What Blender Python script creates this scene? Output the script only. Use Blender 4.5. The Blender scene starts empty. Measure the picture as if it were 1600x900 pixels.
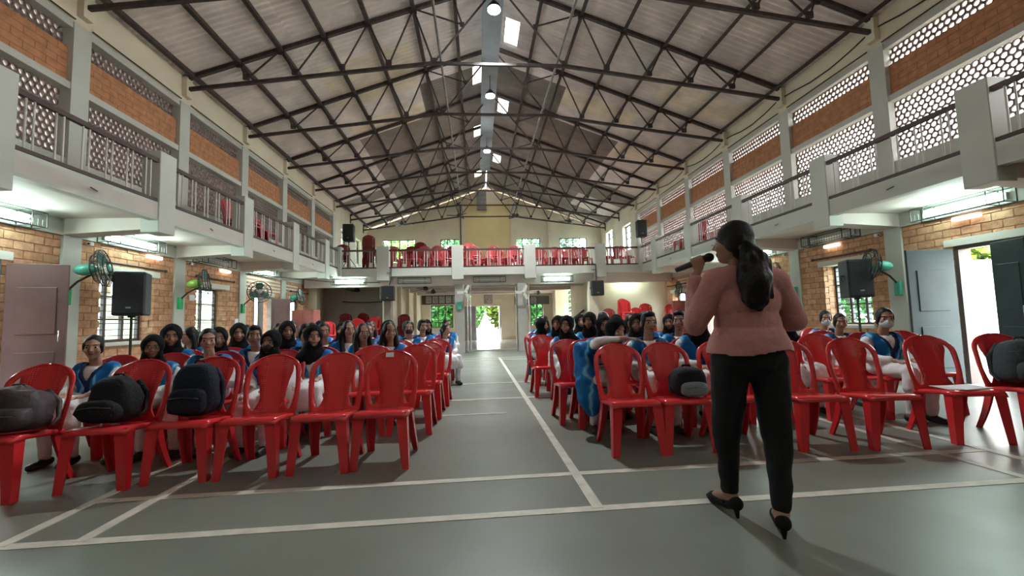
import bpy, bmesh, math, random
from mathutils import Vector, Matrix, noise
random.seed(7)
scene = bpy.context.scene
COL = scene.collection

# ------------------------------------------------------------------ camera
camd = bpy.data.cameras.new('camera')
cam = bpy.data.objects.new('camera', camd); COL.objects.link(cam)
camd.sensor_width = 36.0; camd.lens = 36.0 * 671.62 / 1600.0
camd.clip_start = 0.05; camd.clip_end = 300
yaw, pitch, roll, CH = 0.0811717, 0.0740217, -0.0260726, 1.1308
fwd = Vector((math.sin(yaw)*math.cos(pitch), math.cos(yaw)*math.cos(pitch), math.sin(pitch)))
rgt = Vector((math.cos(yaw), -math.sin(yaw), 0)); upv = rgt.cross(fwd)
r2 = rgt*math.cos(roll) + upv*math.sin(roll); u2 = upv*math.cos(roll) - rgt*math.sin(roll)
cam.matrix_world = Matrix(((r2.x,u2.x,-fwd.x,0),(r2.y,u2.y,-fwd.y,0),(r2.z,u2.z,-fwd.z,CH),(0,0,0,1)))
scene.camera = cam

# ------------------------------------------------------------------ sky, exposure
world = bpy.data.worlds.new('overcast_sky'); scene.world = world; world.use_nodes = True
wn = world.node_tree
bg = wn.nodes['Background']
tc = wn.nodes.new('ShaderNodeTexCoord'); sep = wn.nodes.new('ShaderNodeSeparateXYZ')
rmp = wn.nodes.new('ShaderNodeValToRGB')
rmp.color_ramp.elements[0].position = 0.45; rmp.color_ramp.elements[0].color = (.72,.74,.72,1)
rmp.color_ramp.elements[1].position = 0.75; rmp.color_ramp.elements[1].color = (.93,.97,1,1)
mp = wn.nodes.new('ShaderNodeMapRange'); mp.inputs[1].default_value = -1; mp.inputs[2].default_value = 1
wn.links.new(tc.outputs['Generated'], sep.inputs[0]); wn.links.new(sep.outputs[2], mp.inputs[0])
wn.links.new(mp.outputs[0], rmp.inputs[0]); wn.links.new(rmp.outputs[0], bg.inputs[0])
bg.inputs[1].default_value = 9.0
scene.view_settings.view_transform = 'Standard'; scene.view_settings.look = 'None'
scene.view_settings.gamma = 1.0; scene.view_settings.exposure = 1.8
scene.view_settings.use_curve_mapping = False
scene.cycles.max_bounces = 8; scene.cycles.diffuse_bounces = 5; scene.cycles.glossy_bounces = 3
scene.cycles.transparent_max_bounces = 12; scene.cycles.caustics_reflective = False
scene.cycles.caustics_refractive = False; scene.cycles.sample_clamp_indirect = 6.0
scene.cycles.use_denoising = True

# ------------------------------------------------------------------ materials
MATS = {}
def mat(name, col, rough=.6, spec=.4, metal=0, nscale=0, namt=.15, col2=None, bump=0, bscale=None, objrand=0, emit=None, estr=0):
    if name in MATS: return MATS[name]
    m = bpy.data.materials.new(name); m.use_nodes = True; nt = m.node_tree; b = nt.nodes['Principled BSDF']
    b.inputs['Base Color'].default_value = (*col, 1); b.inputs['Roughness'].default_value = rough
    b.inputs['Specular IOR Level'].default_value = spec; b.inputs['Metallic'].default_value = metal
    out = None
    if nscale or bump:
        g = nt.nodes.new('ShaderNodeNewGeometry'); n = nt.nodes.new('ShaderNodeTexNoise')
        n.inputs['Scale'].default_value = nscale or bscale; n.inputs['Detail'].default_value = 5
        nt.links.new(g.outputs['Position'], n.inputs['Vector'])
    if nscale:
        r = nt.nodes.new('ShaderNodeValToRGB')
        c2 = col2 or tuple(c*(1-namt) for c in col); c1 = tuple(min(1, c*(1+namt)) for c in col) if not col2 else col
        r.color_ramp.elements[0].position = .35; r.color_ramp.elements[0].color = (*c2, 1)
        r.color_ramp.elements[1].position = .65; r.color_ramp.elements[1].color = (*c1, 1)
        nt.links.new(n.outputs[0], r.inputs[0]); out = r.outputs[0]
    if objrand:
        oi = nt.nodes.new('ShaderNodeObjectInfo'); mr = nt.nodes.new('ShaderNodeMapRange')
        mr.inputs[3].default_value = 1-objrand; mr.inputs[4].default_value = 1+objrand
        mx = nt.nodes.new('ShaderNodeVectorMath'); mx.operation = 'SCALE'
        nt.links.new(oi.outputs['Random'], mr.inputs[0]); nt.links.new(mr.outputs[0], mx.inputs['Scale'])
        if out: nt.links.new(out, mx.inputs[0])
        else: mx.inputs[0].default_value = col
        out = mx.outputs[0]
    if out: nt.links.new(out, b.inputs['Base Color'])
    if bump:
        bp = nt.nodes.new('ShaderNodeBump'); bp.inputs['Strength'].default_value = bump; bp.inputs['Distance'].default_value = .02
        n2 = n
        if bscale and bscale != nscale:
            n2 = nt.nodes.new('ShaderNodeTexNoise'); n2.inputs['Scale'].default_value = bscale; n2.inputs['Detail'].default_value = 4
            nt.links.new(g.outputs['Position'], n2.inputs['Vector'])
        nt.links.new(n2.outputs[0], bp.inputs['Height']); nt.links.new(bp.outputs[0], b.inputs['Normal'])
    if emit:
        b.inputs['Emission Color'].default_value = (*emit, 1); b.inputs['Emission Strength'].default_value = estr
    MATS[name] = m
    return m
CREAM = mat('cream_paint', (.69,.61,.47), .7, .3, nscale=1.5, namt=.05)
WHITE = mat('offwhite_paint', (.49,.49,.44), .6, .35, nscale=2, namt=.04)
WHITE2 = mat('soffit_paint', (.60,.52,.47), .7, .3, nscale=1.2, namt=.05)
BRICKS = [mat('brick_orange_%s' % k, c, .85, .2, nscale=14, namt=.18, bump=.3, bscale=60) for k, c in
          (('a',(.52,.275,.16)),('b',(.47,.245,.14)),('c',(.56,.31,.185)))]
MORTAR = mat('brick_mortar', (.34,.19,.12), .9, .1, nscale=20, namt=.2)
TERRA = mat('terracotta', (.44,.205,.105), .85, .2, nscale=8, namt=.15)
TERRAD = mat('terracotta_joint', (.33,.14,.065), .9, .1)
JALI = mat('jali_clay', (.19,.15,.14), .8, .25, nscale=15, namt=.2)
STEEL = mat('truss_steel', (.052,.036,.032), .6, .4, nscale=10, namt=.3)
GSTEEL = mat('galvanised_steel', (.20,.19,.175), .6, .4, metal=.1, nscale=9, namt=.2)
RIDGE = mat('ridge_sheet', (.24,.27,.30), .5, .4, nscale=3, namt=.1)
RAILW = mat('rail_brown', (.07,.04,.035), .5, .4)
DARK = mat('dark_metal', (.03,.028,.026), .5, .4)
BALU = mat('baluster_white', (.62,.60,.56), .5, .4)
def roofmat(name, col, amt):
    m = mat(name, col, .8, .2, nscale=2.2, namt=.12, objrand=amt)
    return m
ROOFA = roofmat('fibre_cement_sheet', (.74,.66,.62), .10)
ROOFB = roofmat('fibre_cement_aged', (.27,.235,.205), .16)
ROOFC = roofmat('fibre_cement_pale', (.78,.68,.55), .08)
BLACKP = mat('black_plastic', (.012,.012,.013), .55, .4, bump=.2, bscale=300)
GRILLE = mat('speaker_grille', (.02,.02,.021), .75, .3, bump=.5, bscale=500)
CHROME = mat('chrome', (.7,.7,.7), .2, .5, metal=1)
GREEN = mat('green_plastic', (.02,.34,.10), .5, .4)
TEAL = mat('teal_plastic', (.06,.36,.26), .5, .4)
DOORP = mat('door_maroon_paint', (.115,.062,.062), .55, .4, nscale=3, namt=.12)
DOORG = mat('door_slate_paint', (.045,.066,.07), .7, .25, nscale=3, namt=.1)
DOORB = mat('door_grey_paint', (.20,.19,.19), .5, .4, nscale=3, namt=.1)
FRAME = mat('window_steel', (.085,.06,.055), .5, .4)
LINTEL = mat('lintel_paint', (.60,.58,.52), .7, .3)
CAB = mat('cabinet_pink', (.46,.15,.13), .5, .4, nscale=4, namt=.08)
PAPER = mat('paper_white', (.75,.75,.76), .8, .2)
WOODF = mat('picture_frame_wood', (.06,.035,.025), .4, .5)
PHOTO = mat('portrait_print', (.32,.30,.27), .5, .4, nscale=14, namt=.45)
WIRE = mat('black_wire', (.02,.02,.02), .6, .3)
def emat(name, col, s):
    m = bpy.data.materials.new(name); m.use_nodes = True; nt = m.node_tree
    nt.nodes.remove(nt.nodes['Principled BSDF']); e = nt.nodes.new('ShaderNodeEmission')
    e.inputs[0].default_value = (*col, 1); e.inputs[1].default_value = s
    nt.links.new(e.outputs[0], nt.nodes['Material Output'].inputs[0]); return m
TUBE = emat('fluorescent_tube', (.62,1.0,.92), 14)
LAMPE = emat('high_bay_led', (.85,.95,1.0), 60)
def glassmat(name, tint=(.9,.97,.95)):
    m = bpy.data.materials.new(name); m.use_nodes = True; nt = m.node_tree
    nt.nodes.remove(nt.nodes['Principled BSDF'])
    t = nt.nodes.new('ShaderNodeBsdfTransparent'); t.inputs[0].default_value = (*tint, 1)
    g = nt.nodes.new('ShaderNodeBsdfGlossy'); g.inputs['Roughness'].default_value = .03
    f = nt.nodes.new('ShaderNodeLayerWeight'); pw = nt.nodes.new('ShaderNodeMath'); pw.operation='POWER'; pw.inputs[1].default_value=4.0
    nt.links.new(f.outputs['Facing'],pw.inputs[0]); f=pw
    x = nt.nodes.new('ShaderNodeMixShader')
    nt.links.new(f.outputs[0], x.inputs[0]); nt.links.new(t.outputs[0], x.inputs[1]); nt.links.new(g.outputs[0], x.inputs[2])
    nt.links.new(x.outputs[0], nt.nodes['Material Output'].inputs[0]); return m
GLASS = glassmat('window_glass', (.80,.93,.95))
SKYL = glassmat('clear_roof_sheet', (.75,.75,.68))
def redplastic(name, col, dots=False):
    m = mat(name, col, .17, .6, objrand=.07)
    nt = m.node_tree; b = nt.nodes['Principled BSDF']
    if dots:   # fine perforated weave relief moulded in the backrest
        t = nt.nodes.new('ShaderNodeTexCoord'); mpn = nt.nodes.new('ShaderNodeMapping'); mpn.inputs['Scale'].default_value = (62,0,62)
        v = nt.nodes.new('ShaderNodeTexVoronoi'); v.inputs['Scale'].default_value = 1.0; v.inputs['Randomness'].default_value = 0
        r = nt.nodes.new('ShaderNodeMapRange'); r.inputs[1].default_value = .25; r.inputs[2].default_value = .42
        s = nt.nodes.new('ShaderNodeSeparateXYZ'); a = nt.nodes.new('ShaderNodeMath'); a.operation = 'ABSOLUTE'
        c = nt.nodes.new('ShaderNodeMath'); c.operation = 'COMPARE'; c.inputs[1].default_value = .085; c.inputs[2].default_value = .022
        mu = nt.nodes.new('ShaderNodeMath'); mu.operation = 'MULTIPLY'
        bp = nt.nodes.new('ShaderNodeBump'); bp.inputs['Strength'].default_value = .7; bp.inputs['Distance'].default_value = .006
        L = nt.links.new
        L(t.outputs['Object'], mpn.inputs[0]); L(mpn.outputs[0], v.inputs['Vector']); L(v.outputs['Distance'], r.inputs[0])
        L(t.outputs['Object'], s.inputs[0]); L(s.outputs[0], a.inputs[0]); L(a.outputs[0], c.inputs[0])
        L(r.outputs[0], mu.inputs[0]); L(c.outputs[0], mu.inputs[1]); L(mu.outputs[0], bp.inputs['Height']); L(bp.outputs[0], b.inputs['Normal'])
    return m
RED = redplastic('red_chair_plastic', (.60,.026,.032))
REDD = redplastic('red_chair_plastic_woven', (.60,.026,.032), True)
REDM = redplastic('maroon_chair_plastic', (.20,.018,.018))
PINKR = redplastic('faded_red_chair_plastic', (.50,.085,.088))

# ------------------------------------------------------------------ helpers
def tag(o, label=None, cat=None, group=None, kind=None):
    if label: o['label'] = label
    if cat: o['category'] = cat
    if group: o['group'] = group
    if kind: o['kind'] = kind
    return o
def empty(name, loc=(0,0,0), rz=0, label=None, cat=None, group=None, kind=None):
    o = bpy.data.objects.new(name, None); COL.objects.link(o); o.location = loc; o.rotation_euler = (0,0,rz)
    o.empty_display_size = .1
    return tag(o, label, cat, group, kind)
def link(name, me, parent=None, m=None, mtx=None):
    o = bpy.data.objects.new(name, me); COL.objects.link(o)
    if parent: o.parent = parent
    if mtx is not None: o.matrix_local = mtx
    return o
class MB:
    def __init__(s): s.v = []; s.f = []; s.sm = []
    def add(s, vs, fs, smooth=False):
        n = len(s.v); s.v += [tuple(v) for v in vs]; s.f += [tuple(i+n for i in f) for f in fs]; s.sm += [smooth]*len(fs); return s
    def box(s, x0,x1,y0,y1,z0,z1, M=None):
        vs = [Vector((x,y,z)) for x in (x0,x1) for y in (y0,y1) for z in (z0,z1)]
        if M is not None: vs = [M @ v for v in vs]
        return s.add(vs, [(0,1,3,2),(4,6,7,5),(0,4,5,1),(2,3,7,6),(0,2,6,4),(1,5,7,3)])
    def bbox(s, x0,x1,y0,y1,z0,z1, b=.01, M=None):   # box with chamfered edges
        X=(x0,x1);Y=(y0,y1);Z=(z0,z1); vs=[]; idx={}
        for i in (0,1):
            for j in (0,1):
                for k in (0,1):
                    sx=1 if i==0 else -1; sy=1 if j==0 else -1; sz=1 if k==0 else -1
                    for a,d in (('x',(0,sy*b,sz*b)),('y',(sx*b,0,sz*b)),('z',(sx*b,sy*b,0))):
                        idx[i,j,k,a]=len(vs); vs.append(Vector((X[i]+d[0],Y[j]+d[1],Z[k]+d[2])))
        if M is not None: vs=[M @ v for v in vs]
        g=lambda i,j,k,a: idx[i,j,k,a]; F=[]
        for i in (0,1): F.append([g(i,0,0,'x'),g(i,1,0,'x'),g(i,1,1,'x'),g(i,0,1,'x')])
        for j in (0,1): F.append([g(0,j,0,'y'),g(1,j,0,'y'),g(1,j,1,'y'),g(0,j,1,'y')])
        for k in (0,1): F.append([g(0,0,k,'z'),g(1,0,k,'z'),g(1,1,k,'z'),g(0,1,k,'z')])
        for i in (0,1):
            for j in (0,1):
                F.append([g(i,j,0,'x'),g(i,j,0,'y'),g(i,j,1,'y'),g(i,j,1,'x')])
                F.append([g(i,0,j,'x'),g(i,0,j,'z'),g(i,1,j,'z'),g(i,1,j,'x')])
                F.append([g(0,i,j,'y'),g(0,i,j,'z'),g(1,i,j,'z'),g(1,i,j,'y')])
                for k in (0,1): F.append([g(i,j,k,'x'),g(i,j,k,'y'),g(i,j,k,'z')])
        return s.add(vs,F)
    def tube(s, pts, r, n=6, cap=True, closed=False, smooth=True):
        pts=[Vector(p) for p in pts]; rr = r if isinstance(r,(list,tuple)) else [r]*len(pts)
        vs=[]; N=len(pts); prev=None
        for i,p in enumerate(pts):
            if closed: t=pts[(i+1)%N]-pts[i-1]
            else: t=pts[min(i+1,N-1)]-pts[max(i-1,0)]
            t.normalize()
            if prev is None:
                a=Vector((0,0,1)) if abs(t.z)<.9 else Vector((1,0,0)); u=t.cross(a).normalized()
            else:
                u=(prev-t*prev.dot(t))
                u=u.normalized() if u.length>1e-6 else t.orthogonal().normalized()
            prev=u; w=t.cross(u)
            for k in range(n):
                a=2*math.pi*k/n; vs.append(p+(u*math.cos(a)+w*math.sin(a))*rr[i])
        fs=[]; M_=N if closed else N-1
        for i in range(M_):
            j=(i+1)%N
            for k in range(n): fs.append((i*n+k,i*n+(k+1)%n,j*n+(k+1)%n,j*n+k))
        if cap and not closed: fs+= [tuple(reversed(range(n))), tuple((N-1)*n+k for k in range(n))]
        return s.add(vs,fs,smooth)
    def disc(s, c, ax, r, h, n=16, r2=None):   # cylinder along axis
        c=Vector(c); ax=Vector(ax).normalized(); return s.tube([c,c+ax*h],[r,r if r2 is None else r2],n)
    def ell(s, c, rad, n=12, m=8, M=None):
        vs=[]; c=Vector(c)
        for i in range(m+1):
            t=math.pi*i/m
            for k in range(n):
                a=2*math.pi*k/n; v=Vector((rad[0]*math.sin(t)*math.cos(a),rad[1]*math.sin(t)*math.sin(a),rad[2]*math.cos(t)))
                if M is not None: v=M@v
                vs.append(c+v)
        fs=[(i*n+k,(i+1)*n+k,(i+1)*n+(k+1)%n,i*n+(k+1)%n) for i in range(m) for k in range(n)]
        return s.add(vs,fs,True)
    def mesh(s, name, m=None):
        me=bpy.data.meshes.new(name); me.from_pydata(s.v,[],s.f); me.polygons.foreach_set('use_smooth',s.sm)
        if m:
            for q in (m if isinstance(m,list) else [m]): me.materials.append(q)
        me.validate(); me.update(); return me
    def build(s, name, m=None, parent=None, mtx=None): return link(name, s.mesh(name,m), parent, None, mtx)
_unit={}
def unit(kind, m):
    k=(kind,m.name)
    if k not in _unit:
        b=MB()
        if kind=='cube': b.box(-.5,.5,-.5,.5,-.5,.5)
        elif kind=='rod': b.tube([(0,0,-.5),(0,0,.5)],.5,6)
        elif kind=='angle':
            t=.16
            pr=[(-.5,-.5),(.5,-.5),(.5,-.5+t),(-.5+t,-.5+t),(-.5+t,.5),(-.5,.5)]
            b.add([(x,y,z) for z in (-.5,.5) for x,y in pr],[(i,(i+1)%6,6+(i+1)%6,6+i) for i in range(6)]+[(5,4,3,2,1,0),(6,7,8,9,10,11)])
        _unit[k]=b.mesh(kind,m)
    return _unit[k]
def box(name,x0,x1,y0,y1,z0,z1,m,parent=None):     # coordinates in the parent's frame
    o=link(name,unit('cube',m),parent); o.location=((x0+x1)/2,(y0+y1)/2,(z0+z1)/2); o.scale=(abs(x1-x0),abs(y1-y0),abs(z1-z0)); return o
def rod(name,a,b,r,m,parent=None,kind='rod'):
    a=Vector(a);b=Vector(b);d=b-a; o=link(name,unit(kind,m),parent)
    q=d.to_track_quat('Z','Y').to_matrix().to_4x4()
    o.matrix_local=Matrix.Translation((a+b)/2)@q@Matrix.Diagonal((2*r,2*r,d.length,1)); return o
def copytree(o,parent=None):
    c=o.copy(); COL.objects.link(c)
    if parent: c.parent=parent
    for ch in o.children: copytree(ch,c)
    return c

# ------------------------------------------------------------------ floor and court
XL, XR, S, Y0 = -6.09, 7.316, 2.37, 6.915
XC = (XL+XR)/2
def floormat():
    m = mat('painted_court_floor', (.165,.185,.155), .34, .45, nscale=.9, col2=(.145,.155,.125))
    nt=m.node_tree; b=nt.nodes['Principled BSDF']; g=nt.nodes.new('ShaderNodeNewGeometry')
    n=nt.nodes.new('ShaderNodeTexNoise'); n.inputs['Scale'].default_value=2.3; n.inputs['Detail'].default_value=6
    r=nt.nodes.new('ShaderNodeMapRange'); r.inputs[1].default_value=.3; r.inputs[2].default_value=.7; r.inputs[3].default_value=.33; r.inputs[4].default_value=.42
    nt.links.new(g.outputs['Position'],n.inputs['Vector']); nt.links.new(n.outputs[0],r.inputs[0]); nt.links.new(r.outputs[0],b.inputs['Roughness'])
    return m
FLOOR = floormat()
LINE = mat('court_line_paint', (.50,.47,.40), .5, .35, nscale=9, namt=.12)
TILE = mat('lobby_tile', (.42,.42,.42), .18, .5, nscale=1.2, namt=.06)
floor = tag(link('floor', MB().box(-7.5,9,-7,24.6,-.1,0).mesh('floor',FLOOR)), 'grey green painted sports floor with worn white court lines', kind='structure')
ROT=Matrix.Rotation(.0063,4,'Z'); cx,cy=.692,2.598
def line(x0,x1,y0,y1,h=.003):
    b=MB().box(x0,x1,y0,y1,0,h,Matrix.Translation((cx,cy,0))@ROT); b.build('court_line',LINE,floor)
hw=.034
xlo,xli,xri,xro=-2.554-cx,-2.158-cx,3.594-cx,4.02-cx
for k,b in enumerate((0,.585,3.73,5.29,9.9,10.57)): line(xlo-hw,xro+hw,b-hw,b+hw)
for k,a in enumerate((0,xlo,xli,xri,xro)): line(a-hw,a+hw,0,10.57,.0045)
line(-1.35,-.35,2.72,2.76,.004)
box('lobby_floor',-3.1,4.4,16.45,24.4,0,.035,TILE,floor)
tag(link('ground',MB().box(-40,45,-12,70,-.4,-.12).mesh('ground',mat('yard_ground',(.55,.50,.42),.9,.2,nscale=.6,namt=.12))),'pale bare yard ground outside the hall',kind='structure')

# ------------------------------------------------------------------ roof
RZ=8.86; SL=.364
def roofz(x): return RZ-SL*abs(x-XC)
ceiling = empty('ceiling',(0,0,0),label='corrugated fibre cement roof on dark steel purlins',kind='structure')
def sheetmesh(name,x0,x1,side,m):
    b=MB(); n=7*6; W=1.02
    for i in range(n+1):
        y=W*i/n; dz=.026*math.cos(2*math.pi*7*i/n)
        for x in (x0,x1): b.v.append((XC+side*x,y,RZ-SL*x+dz+.05))
    for i in range(n): b.f.append((2*i,2*i+1,2*i+3,2*i+2)); b.sm.append(True)
    return b.mesh(name,m)
RS=random.Random(3)
spans=[(.02,2.3),(2.2,4.55),(4.45,6.95)]
meshes={}
CLEAR={(1,13),(-1,15),(1,17),(-1,19),(1,22),(-1,24)}
CLEARM=[glassmat('dimmed_clear_sheet',(.16,.16,.14)),glassmat('brighter_clear_sheet',(.45,.42,.30))]  # tint dims the daylight passed; the last sheet's tint is brighter and warmer
yy=-2.6
while yy<24.5:
    for side in (-1,1):
        for k,(a,b_) in enumerate(spans):
            if side==-1 and k==2: b_=8.6  # left eave lengthened out of view to shade the vents
            if side==1 and k==2: b_=7.4
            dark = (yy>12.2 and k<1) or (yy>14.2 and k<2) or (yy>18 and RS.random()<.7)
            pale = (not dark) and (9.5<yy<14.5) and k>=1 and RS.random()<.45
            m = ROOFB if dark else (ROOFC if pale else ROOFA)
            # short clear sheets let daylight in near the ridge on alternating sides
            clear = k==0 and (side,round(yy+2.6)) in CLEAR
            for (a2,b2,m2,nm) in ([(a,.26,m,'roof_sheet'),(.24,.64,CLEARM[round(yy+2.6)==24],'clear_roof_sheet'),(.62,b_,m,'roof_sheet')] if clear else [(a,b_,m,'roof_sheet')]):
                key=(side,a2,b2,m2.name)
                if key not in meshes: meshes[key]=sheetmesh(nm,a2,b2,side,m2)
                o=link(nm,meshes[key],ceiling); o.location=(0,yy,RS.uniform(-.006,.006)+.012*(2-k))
    yy+=1.0
purx=[-5.9,-4.99,-4.13,-3.23,-2.29,-1.3,-.38]
for x in purx:
    for X in (x,2*XC-x): rod('purlin',(X,-2.5,roofz(X)-.035),(X,24.4,roofz(X)-.035),.042,STEEL,ceiling,'cube' if 0 else 'angle')
box('ridge_sheet',XC-.36,XC+.12,-2.5,20.5,8.40,8.43,RIDGE,ceiling)
for X in (XC-.34,XC+.10): box('ridge_sheet_edge',X-.02,X+.02,-2.5,20.5,8.43,8.52,RIDGE,ceiling)
for X,z in ((-.70,6.93),(1.92,6.96)):
    rod('conduit',(X,-1,z),(X,24.3,z),.028,GSTEEL,ceiling)

wf=empty('wall_front',(0,0,0),label='cream stage end wall behind the camera',kind='structure')
box('panel',XL,XR,-2.9,-2.6,0,5.9,CREAM,wf)
MB().add([(XL,-2.6,5.9),(XR,-2.6,5.9),(XR,-2.6,6.4),(XC,-2.6,RZ),(XL,-2.6,6.4),(XL,-2.9,5.9),(XR,-2.9,5.9),(XR,-2.9,6.4),(XC,-2.9,RZ),(XL,-2.9,6.4)],
  [(4,3,2,1,0),(5,6,7,8,9),(0,1,6,5),(1,2,7,6),(2,3,8,7),(3,4,9,8),(4,0,5,9)]).build('gable',CREAM,wf)
# ------------------------------------------------------------------ trusses
topx=[-6.09,-4.99,-4.13,-3.23,-2.29,-1.3,-.38,XC]
botn=[(-6.09,6.17),(-4.85,6.42),(-3.84,6.55),(-2.85,6.69),(-1.85,6.81),(-.87,6.88)]
def tz(x): return 6.40+.364*(x+6.09)
def make_truss():
    t=empty('roof_truss',(0,0,0))
    P=lambda x,z:(x,0,z); mir=lambda p:(2*XC-p[0],0,p[2]); parts=[]
    def mem(n,a,b,r,k='rod'):
        parts.append(rod(n,a,b,r,STEEL,t,k)); parts.append(rod(n,mir(b),mir(a),r,STEEL,t,k))
    mem('top_chord',P(XL,tz(XL)),P(XC,tz(XC)),.042,'angle')
    mem('bottom_chord',P(*botn[0]),P(*botn[-1]),.034,'angle')
    parts.append(rod('bottom_chord',P(*botn[-1]),mir(P(*botn[-1])),.03,STEEL,t,'angle'))
    mem('strut',P(XL+.02,tz(XL)),P(XL+.02,6.02),.03)
    for i in range(1,6):
        mem('strut',P(topx[i],tz(topx[i])),P(*botn[i]),.021)
        if i<5: mem('strut',P(*botn[i]),P(topx[i+1],tz(topx[i+1])),.021)
    q=P(-.22,7.81)
    mem('strut',P(*botn[5]),P(XC,tz(XC)-.05),.024); mem('strut',P(-1.3,tz(-1.3)),q,.021); mem('strut',P(-.42,tz(-.42)),q,.021)
    def gus(x,z,s=.07):
        for X in (x,2*XC-x): parts.append(box('gusset_plate',X-s,X+s,-.022,.022,z-s*.9,z+s*.9,STEEL,t))
    for i in range(1,6): gus(topx[i],tz(topx[i])-.04,.075); gus(botn[i][0],botn[i][1]+.06,.065)
    gus(-.22,7.81,.05)
    return t,parts
tr,trp=make_truss()
ords=['first','second','third','fourth','fifth','sixth','seventh','eighth']
for i in range(8):
    if i==0: o=tr
    else:
        o=tr.copy(); COL.objects.link(o)
        for p in trp:
            c=p.copy(); COL.objects.link(c); c.parent=o
    o.location=(0,Y0+i*S,0)
    tag(o,'dark steel roof truss spanning the hall, %s from the front%s'%(ords[i],', nearest the gable wall' if i==7 else ''),'roof truss','steel roof trusses')
# ------------------------------------------------------------------ side walls
def jalimesh(W,H,p=.098,th=.05):
    b=MB(); n=12; ap=p/2; r=ap*.86; rows=int(H/(p*.866)); dy=H/rows; sc=dy/(p*.866)
    cols=int(W/p); px=W/cols
    for j in range(rows):
        for i in range(cols+1):
            cy=px*(i+(.5 if j%2 else 0)); cz=dy*(j+.5)
            if cy>W: continue
            o=len(b.v)
            for th_ in (0,th):
                for k in range(n):
                    a=2*math.pi*k/n
                    h=ap/math.cos(((a+math.pi/6)%(math.pi/3))-math.pi/6)
                    yy_=min(max(cy+h*math.cos(a)*px/p,0),W); zz=min(max(cz+h*math.sin(a)*sc,0),H)
                    b.v.append((th_,yy_,zz))
                for k in range(n):
                    a=2*math.pi*k/n
                    b.v.append((th_,min(max(cy+r*math.cos(a),0),W),cz+r*math.sin(a)))
            for k in range(n):
                k2=(k+1)%n
                b.f.append((o+k,o+k2,o+n+k2,o+n+k)); b.sm.append(False)
                b.f.append((o+2*n+k,o+3*n+k,o+3*n+k2,o+2*n+k2)); b.sm.append(False)
                b.f.append((o+n+k,o+n+k2,o+3*n+k2,o+3*n+k)); b.sm.append(True)
    return b.mesh('honeycomb_vent',JALI)
JW=S-.30
JLOW=jalimesh(JW,1.06); JUP=jalimesh(JW,.30)
_bm={}
def brickunit(m):
    if m.name not in _bm: _bm[m.name]=MB().bbox(-.5,.5,-.5,.5,-.5,.5,.035).mesh('brick',m)
    return _bm[m.name]
BR=random.Random(11)
CH_,BL=.118,.262
def bricks_in(y0,y1,z0,z1,holes):
    out=[]; r=int(z0/CH_)
    while r*CH_<z1-.02:
        za=max(r*CH_,z0); zb=min((r+1)*CH_,z1)-.012
        y=y0-(BL/2 if r%2 else 0)
        while y<y1-.01:
            a=max(y,y0); e=min(y+BL-.012,y1)
            segs=[(a,e)]
            for hy0,hy1,hz0,hz1 in holes:
                if zb>hz0 and za<hz1:
                    ns=[]
                    for s0,s1 in segs:
                        if s1<=hy0 or s0>=hy1: ns.append((s0,s1))
                        else:
                            if s0<hy0: ns.append((s0,hy0))
                            if s1>hy1: ns.append((hy1,s1))
                    segs=ns
            for s0,s1 in segs:
                if s1-s0>.03 and zb-za>.03: out.append((s0,s1,za,zb))
            y+=BL
        r+=1
    return out
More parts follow.
